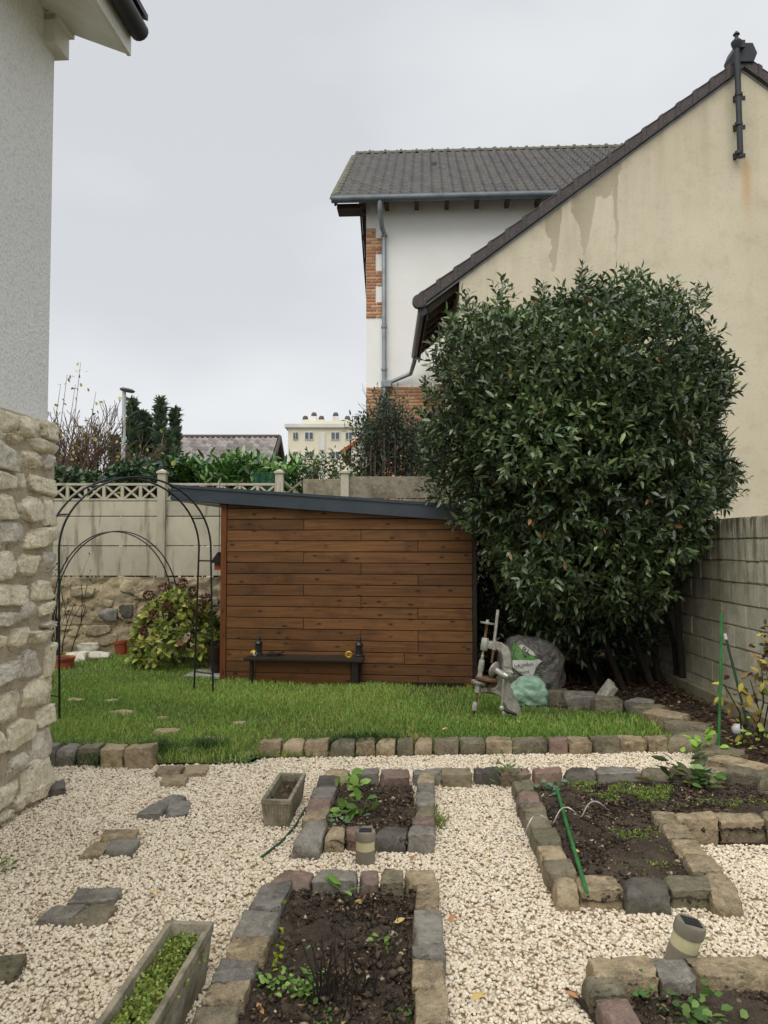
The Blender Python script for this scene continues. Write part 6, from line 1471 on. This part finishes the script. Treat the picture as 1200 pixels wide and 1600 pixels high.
rosette('weed', 'mossy green seedling behind the large rough blocks', 1008, 1562, 26, .03, .02, MG, z=.04, tl=.03, r=.03)
rosette('weed', 'small weed on gravel along the stone plinth', 2, 1362, 30, .04, .015, MG, z=.01, tl=.05, up=1, r=.03)
rosette('sedum_patch', 'blue green creeping patch at the gravel edge of the lawn', 380, 1190, 120, .03, .02, [(lin(120, 150, 110), 1), (lin(98, 132, 86), 1)], z=.01, tl=.03, r=.13)
def carpet(lab, px, py, rx, ry, n, z=.05):
    c = G(px, py, z); 
    a = RNG.uniform(0, 6.28, n); q = np.sqrt(RNG.uniform(0, 1, n)) * (1 + .25 * np.sin(a * 3)); B = np.column_stack([q * np.cos(a) * rx, q * np.sin(a) * ry, np.zeros(n)]); B = B[clump_noise(B[:, :2], 16, int(px)) > -.1]; P, d, l, w = sprigs(B, RNG.normal(size=B.shape) * .5 + np.array([0, 0, 1]), 6, .022, .015, .007)
    o = link('ground_cover', leaf_mesh('ground_cover', P, d, l, w, pick([(lin(124, 146, 62), 3), (lin(100, 124, 54), 2), (lin(156, 168, 84), 1)], len(P))), M['leaf'], None, c); tag(o, lab, 'weeds', None, 'stuff')
carpet('yellow green chickweed patch beside the head of the green pole', 950, 1238, .20, .2, 627)
carpet('yellow green chickweed patch before the dividing setts', 1012, 1240, .16, .16, 456)
carpet('sparse chickweed patch in the middle of the L shaped bed', 1000, 1322, .17, .22, 437)
carpet('sparse chickweed along the front setts of the L shaped bed', 1015, 1358, .14, .06, 90)
carpet('chickweed beside the large brown setts of the L shaped bed', 1165, 1258, .3, .08, 130)
ds = thing('dead_plant', 'clump of bare dark red stems in the long soil bed', 'plant', G(528, 1578, .03))
m = MB()
for i in range(26):
    b = G(528, 1578, .02) + Vector((RNG.normal() * .04, RNG.normal() * .03, 0)); m.tube([b, b + Vector((RNG.normal() * .015, 0, .1)), b + Vector((RNG.normal() * .04, RNG.normal() * .02, RNG.uniform(.12, .25)))], [.004, .003, .002], 5, False)
m.build('stems', M['dark_twig'], ds)
# moss along the left stones of the long bed
n = 900; t = RNG.uniform(0, 1, n); PP = np.array([list(G(470 - 70 * a, 1410 + 150 * a + 60 * a * a, .0)) for a in t]); PP[:, 0] += RNG.normal(size=n) * .012 + .0; PP[:, 2] = .035 + np.abs(RNG.normal(size=n)) * .025
kk = clump_noise(PP, 14, 4) > .1; PP = PP[kk]
ms = link('moss', leaf_mesh('moss', PP, RNG.normal(size=PP.shape) + np.array([.5, 0, .8]), .022, .016, pick([(lin(150, 160, 50), 2), (lin(120, 134, 44), 1)], len(PP))), M['moss']); tag(ms, 'bright yellow green moss on the stones of the long bed', 'moss', None, 'stuff')
# plants along the wall on the right
rs = thing('rose_bush', 'leggy stems with yellowing leaves against the block wall', 'bush', G(1178, 1160))
m = MB(); tips = []
for bx_, ex, ey, r_ in ((1176, 1190, 1040, .008), (1180, 1172, 1062, .006), (1160, 1132, 1070, .008), (1188, 1200, 1010, .007), (1185, 1165, 1110, .005)):
    b = G(bx_, 1165); e = D(ex, ey, b.y); m.tube([b, b.lerp(e, .5) + Vector((.05, 0, .02)), e], [r_, r_ * .8, r_ * .5], 5, False); tips += [e, b.lerp(e, .7)]
m.build('stems', M['dark_twig'], rs)
T = np.array([list(t + Vector((RNG.normal() * .05, RNG.normal() * .05, RNG.normal() * .07))) for t in tips for _ in range(7)])
link('leaves', leaf_mesh('leaves', T - np.array(rs.location), RNG.normal(size=T.shape) + np.array([0, 0, -.4]), .085, .04, pick([(lin(196, 176, 80), 2), (lin(150, 120, 70), 2), (lin(118, 134, 66), 1), (lin(110, 80, 56), 1)], len(T))), M['leaf'], rs)
rb2 = thing('dry_shrub', 'dry brown leaved shrub at the edge by the block wall', 'bush', G(1215, 1180))
b = G(1215, 1180); B = np.array([list(D(1200 + RNG.normal() * 12, 1015 + RNG.normal() * 18, b.y)) for _ in range(26)]); P, d, l, w = sprigs(B, RNG.normal(size=B.shape), 4, .06, .05, .03)
link('leaves', leaf_mesh('leaves', P - np.array(rb2.location), d, l, w, pick([(lin(96, 72, 56), 2), (lin(110, 112, 70), 1)], len(P))), M['litter'], rb2); m = MB()
for q in B[:10]: m.tube([b, Vector(q) * .5 + b * .5 + Vector((.03, 0, 0)), Vector(q)], [.007, .004, .002], 5, False)
m.build('stems', M['dark_twig'], rb2)
# grass tufts over the edging
def tuft(px, py, n, H, rx, lab, cols, dirv=None, group=None):
    c = G(px, py, .0); root = link('grass_tuft', blades('grass_tuft', np.column_stack([RNG.normal(size=n) * rx, RNG.normal(size=n) * .05, np.zeros(n)]), H * RNG.uniform(.6, 1.15, n), .006, RNG.uniform(.5, 1.4, n), pick(cols, n), ldir=None if dirv is None else unit(np.array(dirv) + RNG.normal(size=(n, 3)) * np.array([.4, .4, 0]))), M['grass'], None, c)
    tag(root, lab, 'grass', group)
TG = [(lin(74, 104, 54), 3), (lin(94, 126, 62), 2), (lin(58, 82, 46), 2)]
tuft(575, 1172, 900, .2, .16, 'long dark grass tuft flopping over the setts by the shed bench', TG, (-.4, -.7, 0))
tuft(655, 1172, 160, .16, .05, 'dry straw coloured grass tuft between the setts', [(lin(176, 160, 96), 2), (lin(140, 140, 76), 1)])
for px, py in ((275, 1182), (300, 1182), (350, 1182), (372, 1184), (398, 1182)): tuft(px, py, 150, .09, .1, 'light green grass spilling over the sunken edge of the lawn', [(lin(124, 150, 70), 2), (lin(98, 128, 56), 2)], group='grass along the sunken lawn edge')
for px, py in ((106, 1185), (140, 1192), (158, 1196), (245, 1180), (325, 1176), (92, 1190)): tuft(px, py, 320, .16, .07, 'dark grass tuft growing round the pale edging blocks', TG, group='grass tufts along the pale edging blocks')
for px, py in ((680, 1290), (668, 1275)): tuft(px, py, 90, .1, .03, 'yellowish grass wisp beside the small square bed', [(lin(140, 150, 76), 1), (lin(110, 126, 60), 1)], group='grass wisps beside the small bed')
for px, py in ((840, 1172), (885, 1174)): tuft(px, py, 60, .06, .03, 'little green weed at the foot of the lawn setts', MG, group='weeds along the lawn setts')
# specks of dead leaf on the gravel
k = 420; a = RNG.uniform(0, 6.28, k); Q = np.column_stack([RNG.uniform(-2.2, 2.6, k), RNG.uniform(2.2, 5.7, k), np.full(k, .026)])
o = link('leaf_specks', leaf_mesh('leaf_specks', Q, np.column_stack([np.cos(a), np.sin(a), RNG.normal(size=k) * .2]), RNG.uniform(.012, .035, k), RNG.uniform(.005, .014, k), pick([(lin(150, 116, 84), 2), (lin(112, 84, 62), 3), (lin(186, 162, 120), 1), (lin(110, 120, 70), .6)], k), fold=.4), M['litter']); tag(o, 'scattered specks of dead leaf on the pale gravel', 'leaf litter', None, 'stuff')
# fallen leaves
FL = [(615, 1442), (472, 1485), (590, 1430), (960, 1278), (1040, 1315), (907, 1333), (925, 1355), (1010, 1345), (700, 1440), (1155, 1405), (1125, 1318), (690, 1232), (640, 1345), (735, 1560), (905, 1560), (1135, 1575), (430, 1560), (412, 1585), (570, 1410), (760, 1345), (705, 1065), (690, 1140), (775, 1142), (770, 1128), (250, 1390), (360, 1330), (840, 1118), (860, 1108), (815, 1130)]
for i, (x, y) in enumerate(FL):
    c = G(x, y, .05 if y > 1200 or y < 1145 else .03); a = RNG.uniform(0, 6.28)
    me = leaf_mesh('fallen_leaf', np.zeros((1, 3)), np.array([[math.cos(a), math.sin(a), .15]]), .05, .022, pick([(lin(206, 180, 116), 2), (lin(190, 140, 96), 2), (lin(160, 110, 76), 1)], 1), fold=.5, droop=-.2)
    o = link('fallen_leaf', me, M['litter'], None, c); tag(o, 'single fallen dry leaf lying on the ground', 'leaf', 'single fallen leaves')
print('objects', len(bpy.data.objects))
